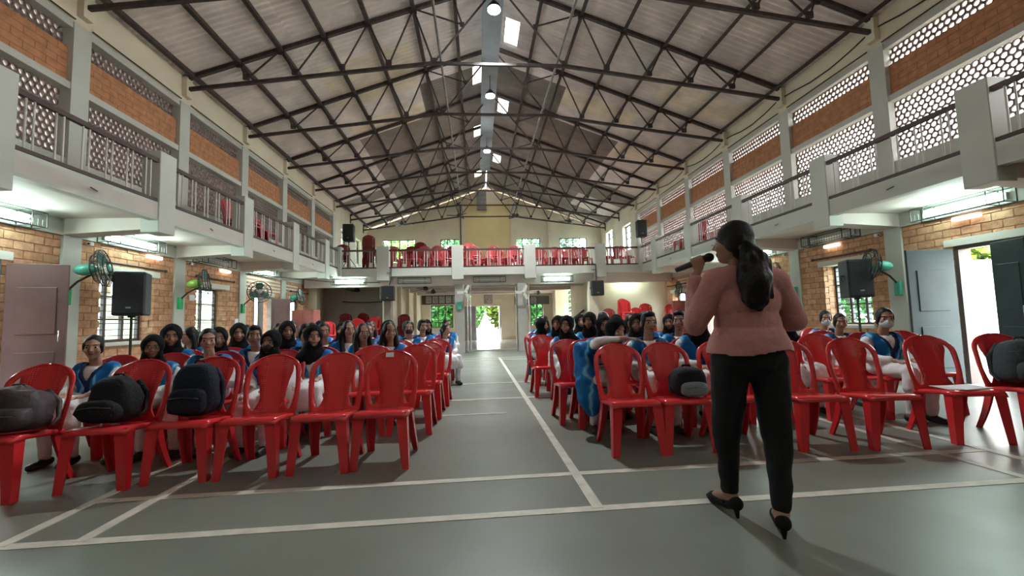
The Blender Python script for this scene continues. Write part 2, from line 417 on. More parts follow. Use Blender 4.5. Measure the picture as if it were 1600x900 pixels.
def side_wall(sgn):
    XW=XL if sgn<0 else XR; nm='left' if sgn<0 else 'right'
    X=lambda d: XW+sgn*d
    w=empty('wall_'+nm,(0,0,0),label='%s long wall of orange brick, cream columns and honeycomb vents'%nm,kind='structure')
    def bx(n,d0,d1,y0,y1,z0,z1,m): return box(n,min(X(d0),X(d1)),max(X(d0),X(d1)),y0,y1,z0,z1,m,w)
    yA,yE=Y0-4*S,Y0+5*S
    bx('upper_wall',0,.3,yA,24.4,5.86,6.45,CREAM)
    for i in range(-4,6):
        y=Y0+i*S
        bx('column',-.03,.3,y-.15,y+.15,0,5.86,WHITE)
        bx('truss_bracket',-.10,0,y-.09,y+.09,6.0,6.42,CREAM)
        if i<5:
            a,e=y+.15,y+S-.15
            bx('beam',-.01,.3,a,e,5.76,5.86,WHITE); bx('beam',-.01,.3,a,e,4.79,4.90,WHITE)
            bx('parapet',.0,.28,a,e,2.76,3.72,WHITE)
            b=MB(); tb=MB()
            r=0; z=4.90
            while z<5.46-.02:
                q=a-(.16 if r%2 else 0)
                while q<e:
                    s0,s1=max(q,a),min(q+.312,e)
                    if s1-s0>.02: b.box(min(X(.05),X(.2)),max(X(.05),X(.2)),s0,s1,z,z+.104)
                    q+=.32
                z+=.112; r+=1
            tag(b.build('terracotta_block_band',TERRA,w),kind='stuff')
            bx('terracotta_bed',.055,.22,a,e,4.90,5.46,TERRAD)
            for me,z in ((JLOW,3.72),(JUP,5.46)):
                o=link('honeycomb_vent',me,w); tag(o,kind='stuff')
                o.location=(X(.09) if sgn>0 else X(.09)-.09,a,z); 
            rod('conduit',(X(-.04),a,5.90),(X(-.04),e,5.90),.012,WIRE,w)
    # lower brick bays
    op=[]   # openings y0,y1,z0,z1
    wins=[(7.48,8.62,.93,2.10),(9.87,10.96,.95,2.04),(14.56,15.62,.95,1.98)]
    if sgn>0: wins[0]=(7.45,8.50,.86,2.08)
    doors=[(4.92,5.99,0,2.08),(12.25,13.32,0,1.99)]
    holes=wins+doors
    npart=0; rest=MB()
    for i in range(-4,4):
        a,e=Y0+i*S+.15,Y0+(i+1)*S-.15
        for (s0,s1,za,zb) in bricks_in(a,e,0,2.55,holes):
            m=BR.choice(BRICKS); d=BR.uniform(0,.008)
            vis = -1<=i<=1 and za>.8 and (i>=0 or s0>4.7)
            if vis and npart<296:
                o=link('brick',brickunit(m),w); o.location=(X(.045+d),(s0+s1)/2,(za+zb)/2); o.scale=(.09,s1-s0,zb-za); npart+=1
            else: rest.box(min(X(d),X(.09)),max(X(d),X(.09)),s0,s1,za,zb)
    for (y0,y1,z0,z1) in wins:    # brick jambs of the window reveals
        z=z0; r=0
        while z<z1-.03:
            for yy0,yy1 in ((y0-.02,y0),(y1,y1+.02)):
                for d0,d1 in (((.092,.20),(.21,.31)) if r%2 else ((.092,.26),(.27,.31))): rest.box(min(X(d0),X(d1)),max(X(d0),X(d1)),yy0-.001,yy1+.001,z,min(z+.106,z1))
            z+=.118; r+=1
    tag(rest.build('brickwork',BRICKS[0],w),kind='stuff')
    # mortar body with openings
    for i in range(-4,4):
        a,e=Y0+i*S+.15,Y0+(i+1)*S-.15
        hs=[h for h in holes if a<h[0]<e]
        if not hs: bx('wall_body',.015,.31,a,e,0,2.55,MORTAR); continue
        h=hs[0]; bx('wall_body',.015,.31,a,h[0]-.021,0,2.55,MORTAR); bx('wall_body',.015,.31,h[1]+.021,e,0,2.55,MORTAR)
        bx('wall_body',.015,.31,h[0]-.021,h[1]+.021,h[3],2.55,MORTAR)
        if h[2]>0: bx('wall_body',.015,.31,h[0]-.021,h[1]+.021,0,h[2],MORTAR)
        bx('lintel',-.02,.3,h[0]-.12,h[1]+.12,h[3],h[3]+.11,LINTEL)
        if h[2]>0: bx('window_sill',-.03,.31,h[0]-.06,h[1]+.06,h[2]-.06,h[2],LINTEL)
    # pale strips laid on the brick above the second door bay
    for k in range(4): bx('pale_strip',-.004,.02,Y0+2*S+.2,Y0+3*S-.2,2.14+k*.1,2.18+k*.1,LINTEL)
    for k in range(3): bx('pale_strip',-.004,.02,Y0+3*S+.2,Y0+3*S+1.1,2.2+k*.1,2.24+k*.1,LINTEL)
    bx('wall_beam',-.03,.3,yA,16.1,2.55,2.76,WHITE)
    # plain end part of the wall beyond the vents
    ups=[(19.75,20.9,4.3,5.46),(22.15,23.15,4.2,5.5)] if sgn<0 else [(19.6,20.75,4.35,5.62),(22.3,23.5,4.3,5.95)]
    ys=[yE,ups[0][0],ups[0][1],ups[1][0],ups[1][1],24.4]
    for k in range(5):
        if k%2==0: bx('plain_wall',0,.3,ys[k],ys[k+1],2.76,5.86,CREAM)
        else:
            u=ups[k//2]; bx('plain_wall',0,.3,u[0],u[1],2.76,u[2],CREAM); bx('plain_wall',0,.3,u[0],u[1],u[3],5.86,CREAM)
    bx('plain_wall',-.02,.3,16.1,17.6,0,2.76,CREAM)
    return w,X,wins,doors,ups
wl,XLf,winL,doorL,upL=side_wall(-1)
wr,XRf,winR,doorR,upR=side_wall(1)

nwin=[0]; ndoor=[0]
def window_x(sgn,h,d,cols,bars,glass=False,hor=2,label=None):   # window in a side wall
    nwin[0]+=1; XW=XL if sgn<0 else XR; x=XW+sgn*d
    y0,y1,z0,z1=h
    w=empty('window_%d'%nwin[0],(x,(y0+y1)/2,z0),label=label,kind='structure')
    hy=(y1-y0)/2; H=z1-z0
    for a,e in ((-hy,-hy+.045),(hy-.045,hy)): box('frame_side',-.03,.03,a,e,0,H,FRAME,w)
    for a,e in ((0,.045),(H-.045,H)): box('frame_rail',-.03,.03,-hy,hy,a,e,FRAME,w)
    for k in range(1,cols):
        y=-hy+2*hy*k/cols; box('mullion',-.025,.025,y-.028,y+.028,0,H,FRAME,w)
    for k in range(1,hor+1):
        z=H*k/(hor+1); box('transom',-.02,.02,-hy,hy,z-.014,z+.014,FRAME,w)
    for k in range(1,bars):
        z=H*k/bars; rod('grille_bar',(-sgn*.03,-hy,z),(-sgn*.03,hy,z),.007,FRAME,w)
    for k in range(cols):
        box('pane',-.004,.004,-hy+2*hy*k/cols+.02,-hy+2*hy*(k+1)/cols-.02,.03,H-.03,GLASS,w)
    return w
pos=['nearest the camera','behind the second speaker column','next to the pink cabinet']
for sgn,ws,nm in ((-1,winL,'left'),(1,winR,'right')):
    for k,h in enumerate(ws): window_x(sgn,h,.27,3 if k==0 else 2,11,label='barred steel window in the %s brick wall, %s'%(nm,('nearest the camera','in the second bay','in the farthest bay')[k]))
for sgn,us,nm in ((-1,upL,'left'),(1,upR,'right')):
    for k,h in enumerate(us): window_x(sgn,h,.2,2,4,hor=3,label='tall upper window at the far end of the %s wall, %s'%(nm,('nearer one','nearer the gable')[k]))
def door_side(sgn,h,label,leaves):
    ndoor[0]+=1; XW=XL if sgn<0 else XR
    y0,y1,z0,z1=h
    w=empty('door_%d'%ndoor[0],(XW,(y0+y1)/2,0),label=label,kind='structure')
    hy=(y1-y0)/2
    for a,e in ((-hy,-hy+.06),(hy-.06,hy)): box('frame_side',min(0,sgn*.12),max(0,sgn*.12),a,e,0,z1,GSTEEL if sgn<0 else FRAME,w)
    box('frame_head',min(0,sgn*.12),max(0,sgn*.12),-hy,hy,z1-.06,z1,GSTEEL if sgn<0 else FRAME,w)
    for (ax,ay,bx_,by,m) in leaves:
        a=Vector((ax-XW,ay-(y0+y1)/2,0)); b_=Vector((bx_-XW,by-(y0+y1)/2,0)); d=b_-a
        M=Matrix.Translation(a)@Matrix.Rotation(math.atan2(d.y,d.x),4,'Z')
        lf=MB().bbox(0,d.length,-.02,.02,.02,z1-.05,.004,M).build('leaf',m,w)
        L=d.length
        for z in (.25,1.1):
            for s in (-.024,.024): MB().bbox(L*.18,L*.82,s-.006,s+.006,z,z+.62,.005,M).build('leaf_panel',m,lf)
        MB().tube([M@Vector((L*.9,-.03,1.0)),M@Vector((L*.9,-.06,1.0)),M@Vector((L*.9,-.06,1.14)),M@Vector((L*.9,-.03,1.14))],.008).build('handle',CHROME,lf)
    return w
door_side(-1,doorL[0],'open side door with a maroon leaf at the left edge',[(-6.05,6.02,-5.50,6.25,DOORP)])
door_side(-1,doorL[1],'open side door with a pinkish leaf in the far left wall',[(-6.1,13.33,-5.66,13.54,DOORP),(-6.03,12.62,-6.0,12.32,DOORB)])
door_side(1,doorR[0],'open side door with slate leaves at the right edge, bright yard beyond',[(7.22,5.94,6.50,5.99,DOORG),(7.20,5.42,7.11,4.98,DOORG)])
door_side(1,doorR[1],'open side door in the far right wall behind the speaker',[(7.3,13.33,6.9,13.5,DOORP)])

va=tag(MB().box(-9.5,-9.3,-3,19,2.45,6.7).build('vent_blocker_wall',mat('vent_blocker_dark',(.05,.044,.04),.85,.2,nscale=1,namt=.15)),'dark wall added outside to darken the left vents',kind='structure')  # unseen wall added outside so the left vents look dark
# ------------------------------------------------------------------ balconies
BXL,BXR,BY=-4.75,6.0,15.2
FZ=2.98
def railing(x0,y0,x1,y1,label,thick=.018):
    a=Vector((x0,y0,0)); b=Vector((x1,y1,0)); d=b-a; L=d.length
    r=empty('balcony_railing',(x0,y0,FZ),math.atan2(d.y,d.x),label,'railing','steel balcony railings')
    box('top_rail',0,L,-.028,.028,.66,.72,RAILW,r); box('bottom_rail',0,L,-.022,.022,.062,.105,RAILW,r)
    n=max(2,int(round(L/.34)))
    for k in range(n):
        u=L*(k+.5)/n
        for s in (-.045,.045): rod('baluster',(u+s,0,.08),(u+s,0,.67),.011,BALU,r)
    return r
for sgn,nm in ((-1,'left'),(1,'right')):
    XW=XL if sgn<0 else XR; BX=BXL if sgn<0 else BXR
    b=empty('balcony_'+nm,(0,0,0),label='offwhite %s side gallery on concrete brackets'%nm,kind='structure')
    lo,hi=min(XW,BX),max(XW,BX)
    box('slab',lo,hi,Y0-4*S,BY+.3,2.80,FZ,WHITE2,b)
    f0,f1=(BX-.12,BX) if sgn<0 else (BX,BX+.12)
    box('fascia',f0,f1,Y0-4*S,BY,2.755,3.03,WHITE,b)
    for i in range(-3,4):
        y=Y0+i*S
        m=MB(); # tapered bracket beam
        xw=XW; xb=BX
        v=[(xw,y-.15,2.56),(xw,y+.15,2.56),(xb,y-.15,2.64),(xb,y+.15,2.64),(xw,y-.15,2.8),(xw,y+.15,2.8),(xb,y-.15,2.8),(xb,y+.15,2.8)]
        m.add(v,[(0,1,3,2),(4,6,7,5),(0,2,6,4),(1,5,7,3),(2,3,7,6),(0,4,5,1)]).build('bracket_beam',WHITE2,b)
        n0,n1=(BX-.24,BX+.02) if sgn<0 else (BX-.02,BX+.24)
        o=MB().bbox(n0,n1,y-.175,y+.175,2.58,3.83,.008).build('newel_post',WHITE,b)
    for i in range(-3,4):
        y=Y0+i*S; e=min(y+S-.175,BY-.1)
        xr=BX-.03 if sgn<0 else BX+.03
        railing(xr,y+.175,xr,e,'brown topped steel railing on the %s gallery, %s span from the camera'%(nm,('hidden rear','rearmost','nearest','second','third','fourth','far corner')[i+3]))
    # bundle of thin stub brackets under the fascia
    for i in range(-1,3):
        y=Y0+i*S+1.15
        rod('wire_stub',(BX-sgn*.015,y,2.88),(BX-sgn*.07,y-.16,2.88),.008,WIRE,b)
bb=empty('balcony_back',(0,0,0),label='rear gallery above the lobby with offwhite posts',kind='structure')
box('slab',XL,XR,BY+.0,24.4,2.76,FZ,WHITE2,bb)
box('fascia',XL+1.3,XR-1.3,BY-.02,BY+.14,2.755,3.03,WHITE,bb)
px=[(-3.47,-3.05),(-.88,-.47),(1.70,2.11),(4.29,4.68)]
for a,e in px: MB().bbox(a,e,BY-.05,BY+.25,2.60,3.82,.01).build('newel_post',WHITE,bb)
MB().bbox(BXL-.12,BXL+.1,BY-.1,BY+.2,2.76,3.80,.01).build('newel_post',WHITE,bb)
MB().bbox(BXR-.1,BXR+.12,BY-.1,BY+.2,2.76,3.80,.01).build('newel_post',WHITE,bb)
xs=[BXL+.1]+[v for p in px for v in p]+[BXR-.1]
for k in range(5): railing(xs[2*k],BY+.03,xs[2*k+1],BY+.03,'brown topped railing of the rear gallery, %s span from the left'%ords[k])
for y in (15.45,17.6,20.0,22.2): box('ceiling_beam',-6.0 if y<16 else -3.1,4.4 if y>16 else 7.25,y,y+.26,2.42 if y<16 else 2.5,2.77,WHITE2,bb)

# ------------------------------------------------------------------ back walls
wb=empty('wall_back',(0,0,0),label='tall cream gable wall behind the rear gallery',kind='structure')
GY=24.4
gw=[(-5.25,-3.40),(-2.03,-.85),(2.15,3.70),(4.82,6.45)]; gz=(4.45,5.82)
xs=[XL]+[v for p in gw for v in p]+[XR]
for k in range(9):
    if k%2==0: box('gable_panel',xs[k],xs[k+1],GY,GY+.3,2.76,5.95,CREAM,wb)
    else:
        box('gable_panel',xs[k],xs[k+1],GY,GY+.3,2.76,gz[0],CREAM,wb); box('gable_panel',xs[k],xs[k+1],GY,GY+.3,gz[1],5.95,CREAM,wb)
MB().add([(XL,GY,5.95),(XR,GY,5.95),(XR,GY,6.34),(XC,GY,RZ-.1),(XL,GY,6.34),(XL,GY+.3,5.95),(XR,GY+.3,5.95),(XR,GY+.3,6.34),(XC,GY+.3,RZ-.1),(XL,GY+.3,6.34)],
  [(0,1,2,3,4),(9,8,7,6,5),(0,5,6,1),(1,6,7,2),(2,7,8,3),(3,8,9,4),(4,9,5,0)]).build('gable_top',CREAM,wb)
for x in (-3.1,-.80,2.15,4.32): box('pilaster',x-.16,x+.16,GY-.12,GY,2.98,roofz(x)-.15,CREAM,wb)
box('yellow_glow_panel',-.62,1.98,GY-.03,GY,2.98,7.9,mat('gable_yellow_paint_glow',(.70,.57,.30),.7,.3,nscale=1.5,namt=.05),wb)  # yellow mixes the wall's own paint with the warm light on it
box('gable_post',.08,.62,GY-.25,GY-.02,7.45,8.6,GSTEEL,wb)
rod('rain_pipe',(-.86,GY-.2,3.0),(-.86,GY-.2,7.7),.035,DARK,wb)
def window_y(x0,x1,y,z0,z1,cols,hor,label,bars=0):
    nwin[0]+=1
    w=empty('window_%d'%nwin[0],((x0+x1)/2,y,z0),label=label,kind='structure'); h=(x1-x0)/2; H=z1-z0
    for a,e in ((-h,-h+.05),(h-.05,h)): box('frame_side',a,e,-.03,.03,0,H,FRAME,w)
    for a,e in ((0,.05),(H-.05,H)): box('frame_rail',-h,h,-.03,.03,a,e,FRAME,w)
    for k in range(1,cols):
        x=-h+2*h*k/cols; box('mullion',x-.025,x+.025,-.025,.025,0,H,FRAME,w)
    for k in range(1,hor+1):
        z=H*k/(hor+1); box('transom',-h,h,-.02,.02,z-.015,z+.015,FRAME,w)
    for k in range(1,bars): rod('grille_bar',(-h,-.04,H*k/bars),(h,-.04,H*k/bars),.008,FRAME,w)
    for k in range(cols): box('pane',-h+2*h*k/cols+.02,-h+2*h*(k+1)/cols-.02,-.004,.004,.03,H-.03,GLASS,w)
for k,(a,e) in enumerate(gw): window_y(a,e,GY+.12,gz[0],gz[1],4 if k in(0,3) else 3,1,'gable window of bluish panes above the rear gallery, %s from the left'%ords[k],9)
# lobby under the rear gallery
lb=empty('wall_lobby',(0,0,0),label='cream lobby walls under the rear gallery',kind='structure')
LX0,LX1=-3.15,4.45
dw=(-.12,1.36); lw=[(-2.62,-1.38),(3.02,3.74)]
xs=[LX0,lw[0][0],lw[0][1],dw[0],dw[1],lw[1][0],lw[1][1],LX1]
for k in range(7):
    if k%2==0: box('panel',xs[k],xs[k+1],GY,GY+.3,0,2.76,CREAM,lb)
for a,e in lw: box('panel',a,e,GY,GY+.3,0,.78,CREAM,lb); box('panel',a,e,GY,GY+.3,2.06,2.76,CREAM,lb)
box('panel',dw[0],dw[1],GY,GY+.3,2.0,2.76,CREAM,lb)
window_y(lw[0][0],lw[0][1],GY+.15,.78,2.06,3,2,'lobby window with green view left of the open rear door',0)
window_y(lw[1][0],lw[1][1],GY+.15,.78,2.06,2,2,'narrow lobby window with green view right of the rear door',0)
ndoor[0]+=1
d=empty('door_%d'%ndoor[0],(.62,GY,0),label='open rear door of the lobby with bright garden beyond',kind='structure')
for a,e in ((-.74,-.68),(.68,.74)): box('frame_side',a,e,-.02,.2,0,2.0,LINTEL,d)
box('frame_head',-.74,.74,-.02,.2,1.94,2.0,LINTEL,d)
lf=box('leaf',-1.36,-.76,-.07,-.03,.04,1.95,DOORB,d)
box('leaf',.6,.66,-.02,.55,.04,1.95,LINTEL,d)
# left lobby side wall with recesses, right stepped wall
for a,e in ((15.75,17.2),(17.9,19.4),(20.4,24.4)): box('side_panel',LX0-.25,LX0,a,e,0,2.76,CREAM,lb)
box('side_panel',LX0-.25,LX0,17.2,20.4,2.0,2.76,CREAM,lb)
box('recess_door',LX0-.2,LX0-.16,19.4,20.4,0,2.0,DARK,lb); box('recess_back',LX0-.25,LX0-.2,17.2,17.9,0,2.0,WHITE2,lb)
for y in (17.3,19.3,21.6): box('pilaster',LX0,LX0+.14,y,y+.28,0,2.76,CREAM,lb)
box('side_panel',LX1,LX1+.3,15.9,20.3,0,2.76,CREAM,lb); box('side_panel',LX1-.2,LX1+.3,22.2,24.4,0,2.76,CREAM,lb)
box('pilaster',LX1-.42,LX1,22.0,22.35,0,2.76,CREAM,lb)
# alcove walls either side
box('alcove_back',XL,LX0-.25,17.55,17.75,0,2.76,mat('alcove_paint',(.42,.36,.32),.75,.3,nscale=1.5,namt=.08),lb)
box('alcove_jamb',XL-.0,XL+.30,16.05,16.35,0,2.76,CREAM,lb)
box('alcove_right_wall',LX1-.0,XR,16.1,16.3,0,2.76,CREAM,lb)
SHC=mat('shade_column',(.20,.155,.13),.7,.3,nscale=4,namt=.1); GCOL=mat('grey_column',(.33,.31,.28),.6,.35,nscale=3,namt=.06)  # SHC has the shade on the left column painted into its brown
for (a,e,m,lab) in ((-3.26,-3.02,SHC,'brown'),(-.80,-.47,GCOL,'grey'),(1.44,1.76,GCOL,'grey'),(4.05,4.43,CREAM,'cream')):
    MB().bbox(a,e,15.35,15.68,0,2.45,.01).build('lobby_column',m,lb)
for x in (-.36,-.25,1.40,1.86):
    rod('stair_pipe',(x,15.5,0),(x,15.5,2.42),.025,CHROME if x<1.8 else LINTEL,lb)
b=MB(); b.tube([(4.1,19.2,.95),(4.4,17.6,1.45)],.04,8); b.build('stair_handrail',DARK,lb)
# picture rail and portraits
POR=[]
def portrait(x,y,z,w,h,rz,label,group='framed portraits in the lobby'):
    p=empty('portrait',(x,y,z),rz,label,'picture',group)
    box('photo',-w/2+.03,w/2-.03,-.018,-.008,-h/2+.03,h/2-.03,PHOTO,p)
    box('mount',-w/2+.015,w/2-.015,-.01,0,-h/2+.015,h/2-.015,PAPER,p)
    for a,e,c,dd in ((-w/2,w/2,h/2-.02,h/2),(-w/2,w/2,-h/2,-h/2+.02)): box('frame_bar',a,e,-.03,0,c,dd,WOODF,p)
    for a,e in ((-w/2,-w/2+.02),(w/2-.02,w/2)): box('frame_bar',a,e,-.03,0,-h/2,h/2,WOODF,p)
for k in range(5): portrait(-2.72+k*.37,GY-.045,2.36,.33,.42,0,'framed portrait left of the rear door, %s from the left in its row'%ords[k])
for k in range(3): portrait(2.35+k*.42,GY-.045,2.22,.38,.42,0,'framed portrait right of the rear door, %s from the left in its row'%ords[k])
portrait(.62,GY-.045,2.33,.46,.5,0,'framed picture hung above the open rear door')
portrait(-3.34,15.62,2.22,.30,.5,0,'framed picture behind the loudspeaker on the left lobby column')
tag(MB().box(-3.1,-1.25,GY-.02,GY-.002,2.10,2.62).build('picture_board',mat('board_brown',(.10,.075,.06),.7,.3)),'dark board carrying the row of five portraits','board')
tag(MB().box(2.1,4.1,GY-.02,GY-.002,1.98,2.46).build('picture_board',mat('board_grey',(.17,.17,.16),.7,.3)),'grey board carrying the row of three portraits','board')

# ------------------------------------------------------------------ lamps
def tube_light(x,y,z,L,axis,sgn,on,label):
    # axis 'y' on a side wall (sgn = outward side of the hall), axis 'x' on the rear beam
    rz = (-math.pi/2 if sgn>0 else math.pi/2) if axis=='y' else 0
    t=empty('tube_light',(x,y,z),rz,label,'tube light','caged fluorescent tube lights')
    # local: x along tube, y toward the hall = -y, wall at y=0
    box('housing',-L/2+.08,L/2-.08,-.05,0,-.05,.05,WHITE,t)
    cg=MB()
    for yy in (-.005,-.2):
        cg.box(-L/2,L/2,yy-.006,yy+.006,.094,.106); cg.box(-L/2,L/2,yy-.006,yy+.006,-.106,-.094)
    for xx in (-L/2,-L/2+.2,L/2-.2,L/2):
        for zz in (-.1,.1): cg.box(xx-.005,xx+.005,-.2,0,zz-.005,zz+.005)
        for yy in (-.005,-.2): cg.box(xx-.005,xx+.005,yy-.005,yy+.005,-.1,.1)
    n=int(L/.06)
    for k in range(1,n): cg.box(-L/2+L*k/n-.002,-L/2+L*k/n+.002,-.202,-.198,-.1,0)
    cg.build('wire_cage',DARK,t)
    if on:
        for zz in (-.03,.035): rod('tube',(-L/2+.12,-.085,zz),(L/2-.12,-.085,zz),.018,TUBE,t)
        ld=bpy.data.lights.new('tube_glow','AREA'); ld.shape='RECTANGLE'; ld.size=L-.25; ld.size_y=.1; ld.energy=8; ld.color=(.75,1,.95)
        lo=bpy.data.objects.new('tube_glow',ld); COL.objects.link(lo); lo.parent=t; lo.location=(0,-.13,0); lo.rotation_euler=(math.radians(-60),0,0)
    else:
        rod('tube',(-L/2+.12,-.085,0),(L/2-.12,-.085,0),.016,PAPER,t)
spl=['nearest','second','third','fourth']
for k,(y,L,on) in enumerate(((5.65,1.3,True),(7.95,1.25,True),(10.3,1.3,False),(12.55,1.3,True))):
    tube_light(XL+.03,y,2.65,L,'y',-1,on,'caged %s tube light high on the left brick wall, %s to the camera'%('lit' if on else 'dead',spl[k]))
for k,(y,L,on) in enumerate(((5.76,1.25,True),(8.15,1.25,False),(10.5,1.3,True))):
    tube_light(XR-.03,y,2.65,L,'y',1,on,'caged %s tube light high on the right brick wall, %s to the camera'%('lit' if on else 'dead',spl[k]))
tube_light(-4.45,15.44,2.60,1.15,'x',0,True,'lit tube light on the beam left of the loudspeaker column')
tube_light(-2.2,15.44,2.60,1.15,'x',0,False,'unlit caged fitting on the rear beam left of the lobby aisle')
tube_light(.45,15.44,2.60,1.15,'x',0,False,'unlit caged fitting on the rear beam over the lobby aisle')
tube_light(2.9,15.44,2.57,1.15,'x',0,True,'lit tube light on the rear beam over the portraits')
tube_light(5.72,16.08,2.60,1.1,'x',0,True,'lit tube light on the cream wall above the stacked red chairs')
for k,(x,y,z) in enumerate(((.475,8.62,7.66),(.50,12.26,7.73),(.50,16.6,7.8))):
    l=empty('high_bay_lamp',(x,y,z),0,'glowing round high bay lamp under the roof ridge, %s from the camera'%ords[k],'lamp','high bay lamps')
    MB().tube([(0,0,.04),(0,0,.10),(0,0,.2)],[.15,.13,.05],16).build('housing',DARK,l)
    MB().disc((0,0,0),(0,0,1),.13,.035,18).build('lens',LAMPE,l)
    rod('hanger',(0,0,.2),(0,0,8.38-z),.01,DARK,l)
    ld=bpy.data.lights.new('lamp_glow','SPOT'); ld.energy=480; ld.spot_size=math.radians(93); ld.spot_blend=.15; ld.shadow_soft_size=.14; ld.color=(.93,.97,1)
    lo=bpy.data.objects.new('lamp_glow',ld); COL.objects.link(lo); lo.parent=l; lo.location=(0,0,-.16)

# ------------------------------------------------------------------ wall fans
def fan_mesh_ring(b,R,c,n=20,r=.006): b.tube([(R*math.cos(2*math.pi*k/n),c,R*math.sin(2*math.pi*k/n)) for k in range(n)],r,4,closed=True)
def wall_fan(x,y,sgn,label,yawd,col,zb=1.64):
    f=empty('wall_fan',(x,y,zb),0,label,'fan','wall fans on the columns')
    s=-sgn  # toward the hall
    MB().bbox(min(0,s*.06),max(0,s*.06),-.055,.055,-.12,.12,.01).build('mounting_box',GREEN if sgn<0 else TEAL,f)
    MB().tube([(s*.05,0,.10),(s*.2,-.03,.22),(s*.41,-.05,.32)],.016,6).build('arm',DARK,f)
    M=Matrix.Translation((s*.44,-.05,.40))@Matrix.Rotation(math.radians(yawd),4,'Z')@Matrix.Rotation(math.radians(-8),4,'X')@Matrix.Scale(1.2,4)
    b=MB(); b.ell((0,.08,0),(.072,.115,.072),12,8); b.build('motor',col,f,M)
    cg=MB()
    for R,c in ((.23,-.10),(.23,-.07),(.16,-.125),(.08,-.14),(.17,-.01),(.09,.02)): fan_mesh_ring(cg,R,c)
    for k in range(24):
        a=2*math.pi*k/24; ca,sa=math.cos(a),math.sin(a)
        cg.tube([(.03*ca,-.142,.03*sa),(.16*ca,-.125,.16*sa),(.23*ca,-.09,.23*sa),(.17*ca,-.01,.17*sa),(.05*ca,.03,.05*sa)],.0028,3,cap=False)
    cg.build('cage',DARK,f,M)
    MB().disc((0,-.15,0),(0,1,0),.045,.02,12).build('cage_badge',col,f,M)
    for k in range(3):
        a=2*math.pi*k/3; R=Matrix.Rotation(a,4,'Y')
        bl=MB().add([(-.02,-.06,.03),(.03,-.085,.03),(.085,-.10,.13),(.05,-.09,.205),(-.05,-.055,.20),(-.07,-.045,.12)],[(0,1,2,3,4,5)]).build('blade',mat('fan_blade',(.10,.22,.18),.4,.4),f,M@R)
colsL=[Y0+i*S for i in range(0,4)]
GR2=mat('fan_motor_green',(.08,.33,.25),.4,.45); GR3=mat('fan_motor_lime',(.20,.36,.06),.4,.45); IV=mat('fan_motor_ivory',(.55,.53,.47),.4,.45)
wall_fan(XL+.03,6.82,-1,'wall fan with a sea green motor on the nearest left column',112,GR2)
wall_fan(XL+.03,Y0+S-.03,-1,'wall fan with a lime green motor on the second left column',112,GR3)
wall_fan(XL+.03,Y0+2*S-.05,-1,'wall fan with a pale hub facing the camera on the third left column',35,IV,1.60)
wall_fan(XL+.03,Y0+3*S,-1,'wall fan with a dark cage by the far left door leaf',105,GR2,1.62)
wall_fan(XR-.03,6.86,1,'wall fan with a green motor on the nearest right column',-112,GR2,1.50)
wall_fan(XR-.03,Y0+S,1,'wall fan on the right column beside the speaker\'s shoulder',-105,IV,1.6)
wall_fan(XR-.03,Y0+3*S,1,'wall fan above the far right window beside the pink cabinet',-105,IV,1.6)
def column_fan(x,y,z,label):
    f=empty('pedestal_fan',(x,y,z),0,label,'fan')
    MB().ell((0,.06,0),(.06,.1,.06),10,8).build('motor',IV,f)
    for k in range(3):
        a=2*math.pi*k/3+.5; M=Matrix.Rotation(a,4,'Y')
        MB().box(-.05,.05,-.02,-.01,.04,.28).build('blade',IV,f,M)
    MB().tube([(0,.08,0),(0,.16,.05),(0,.22,.05)],.02,6).build('arm',DARK,f)
column_fan(-.42,15.1,2.14,'ivory bladed fan on the grey lobby column left of the aisle')
column_fan(1.62,15.1,2.10,'ivory bladed fan on the grey lobby column right of the aisle')
tag(MB().bbox(-.72,-.56,15.29,15.35,1.55,1.83,.01).build('switch_box',TEAL),'green switch box on the grey lobby column left of the aisle','box')
def ceiling_fan(x,y,z,top,label,rot):
    f=empty('ceiling_fan',(x,y,z),rot,label,'ceiling fan','ceiling fans')
    rod('down_rod',(0,0,.05),(0,0,top-z),.012,DARK,f)
    MB().tube([(0,0,-.07),(0,0,-.03),(0,0,.04),(0,0,.14)],[.06,.12,.10,.02],14).build('motor',DARK,f)
    for k in range(3): MB().box(.1,.60,-.06,.06,-.012,-.004).build('blade',DARK,f,Matrix.Rotation(2*math.pi*k/3,4,'Z')@Matrix.Rotation(.12,4,'X'))
ZB=6.5
for k,(x,z) in enumerate(((-3.61,5.98),(-.83,6.36),(2.07,6.32),(4.72,6.03))):
    ceiling_fan(x,Y0+6*S,z,6.62 if k in(0,3) else 6.9,'dark ceiling fan hung from the far truss, %s from the left'%ords[k],.2+k)
for x,y,l in ((-4.6,16.9,'dark ceiling fan over the stacked chairs in the left alcove'),(-1.99,16.82,'dark ceiling fan in the lobby, nearer one on the left'),(-1.9,18.75,'dark ceiling fan in the lobby, farther one on the left'),(3.0,21.0,'dark ceiling fan in the lobby above the row of three portraits')):
    ceiling_fan(x,y,2.42,2.76,l,.1)

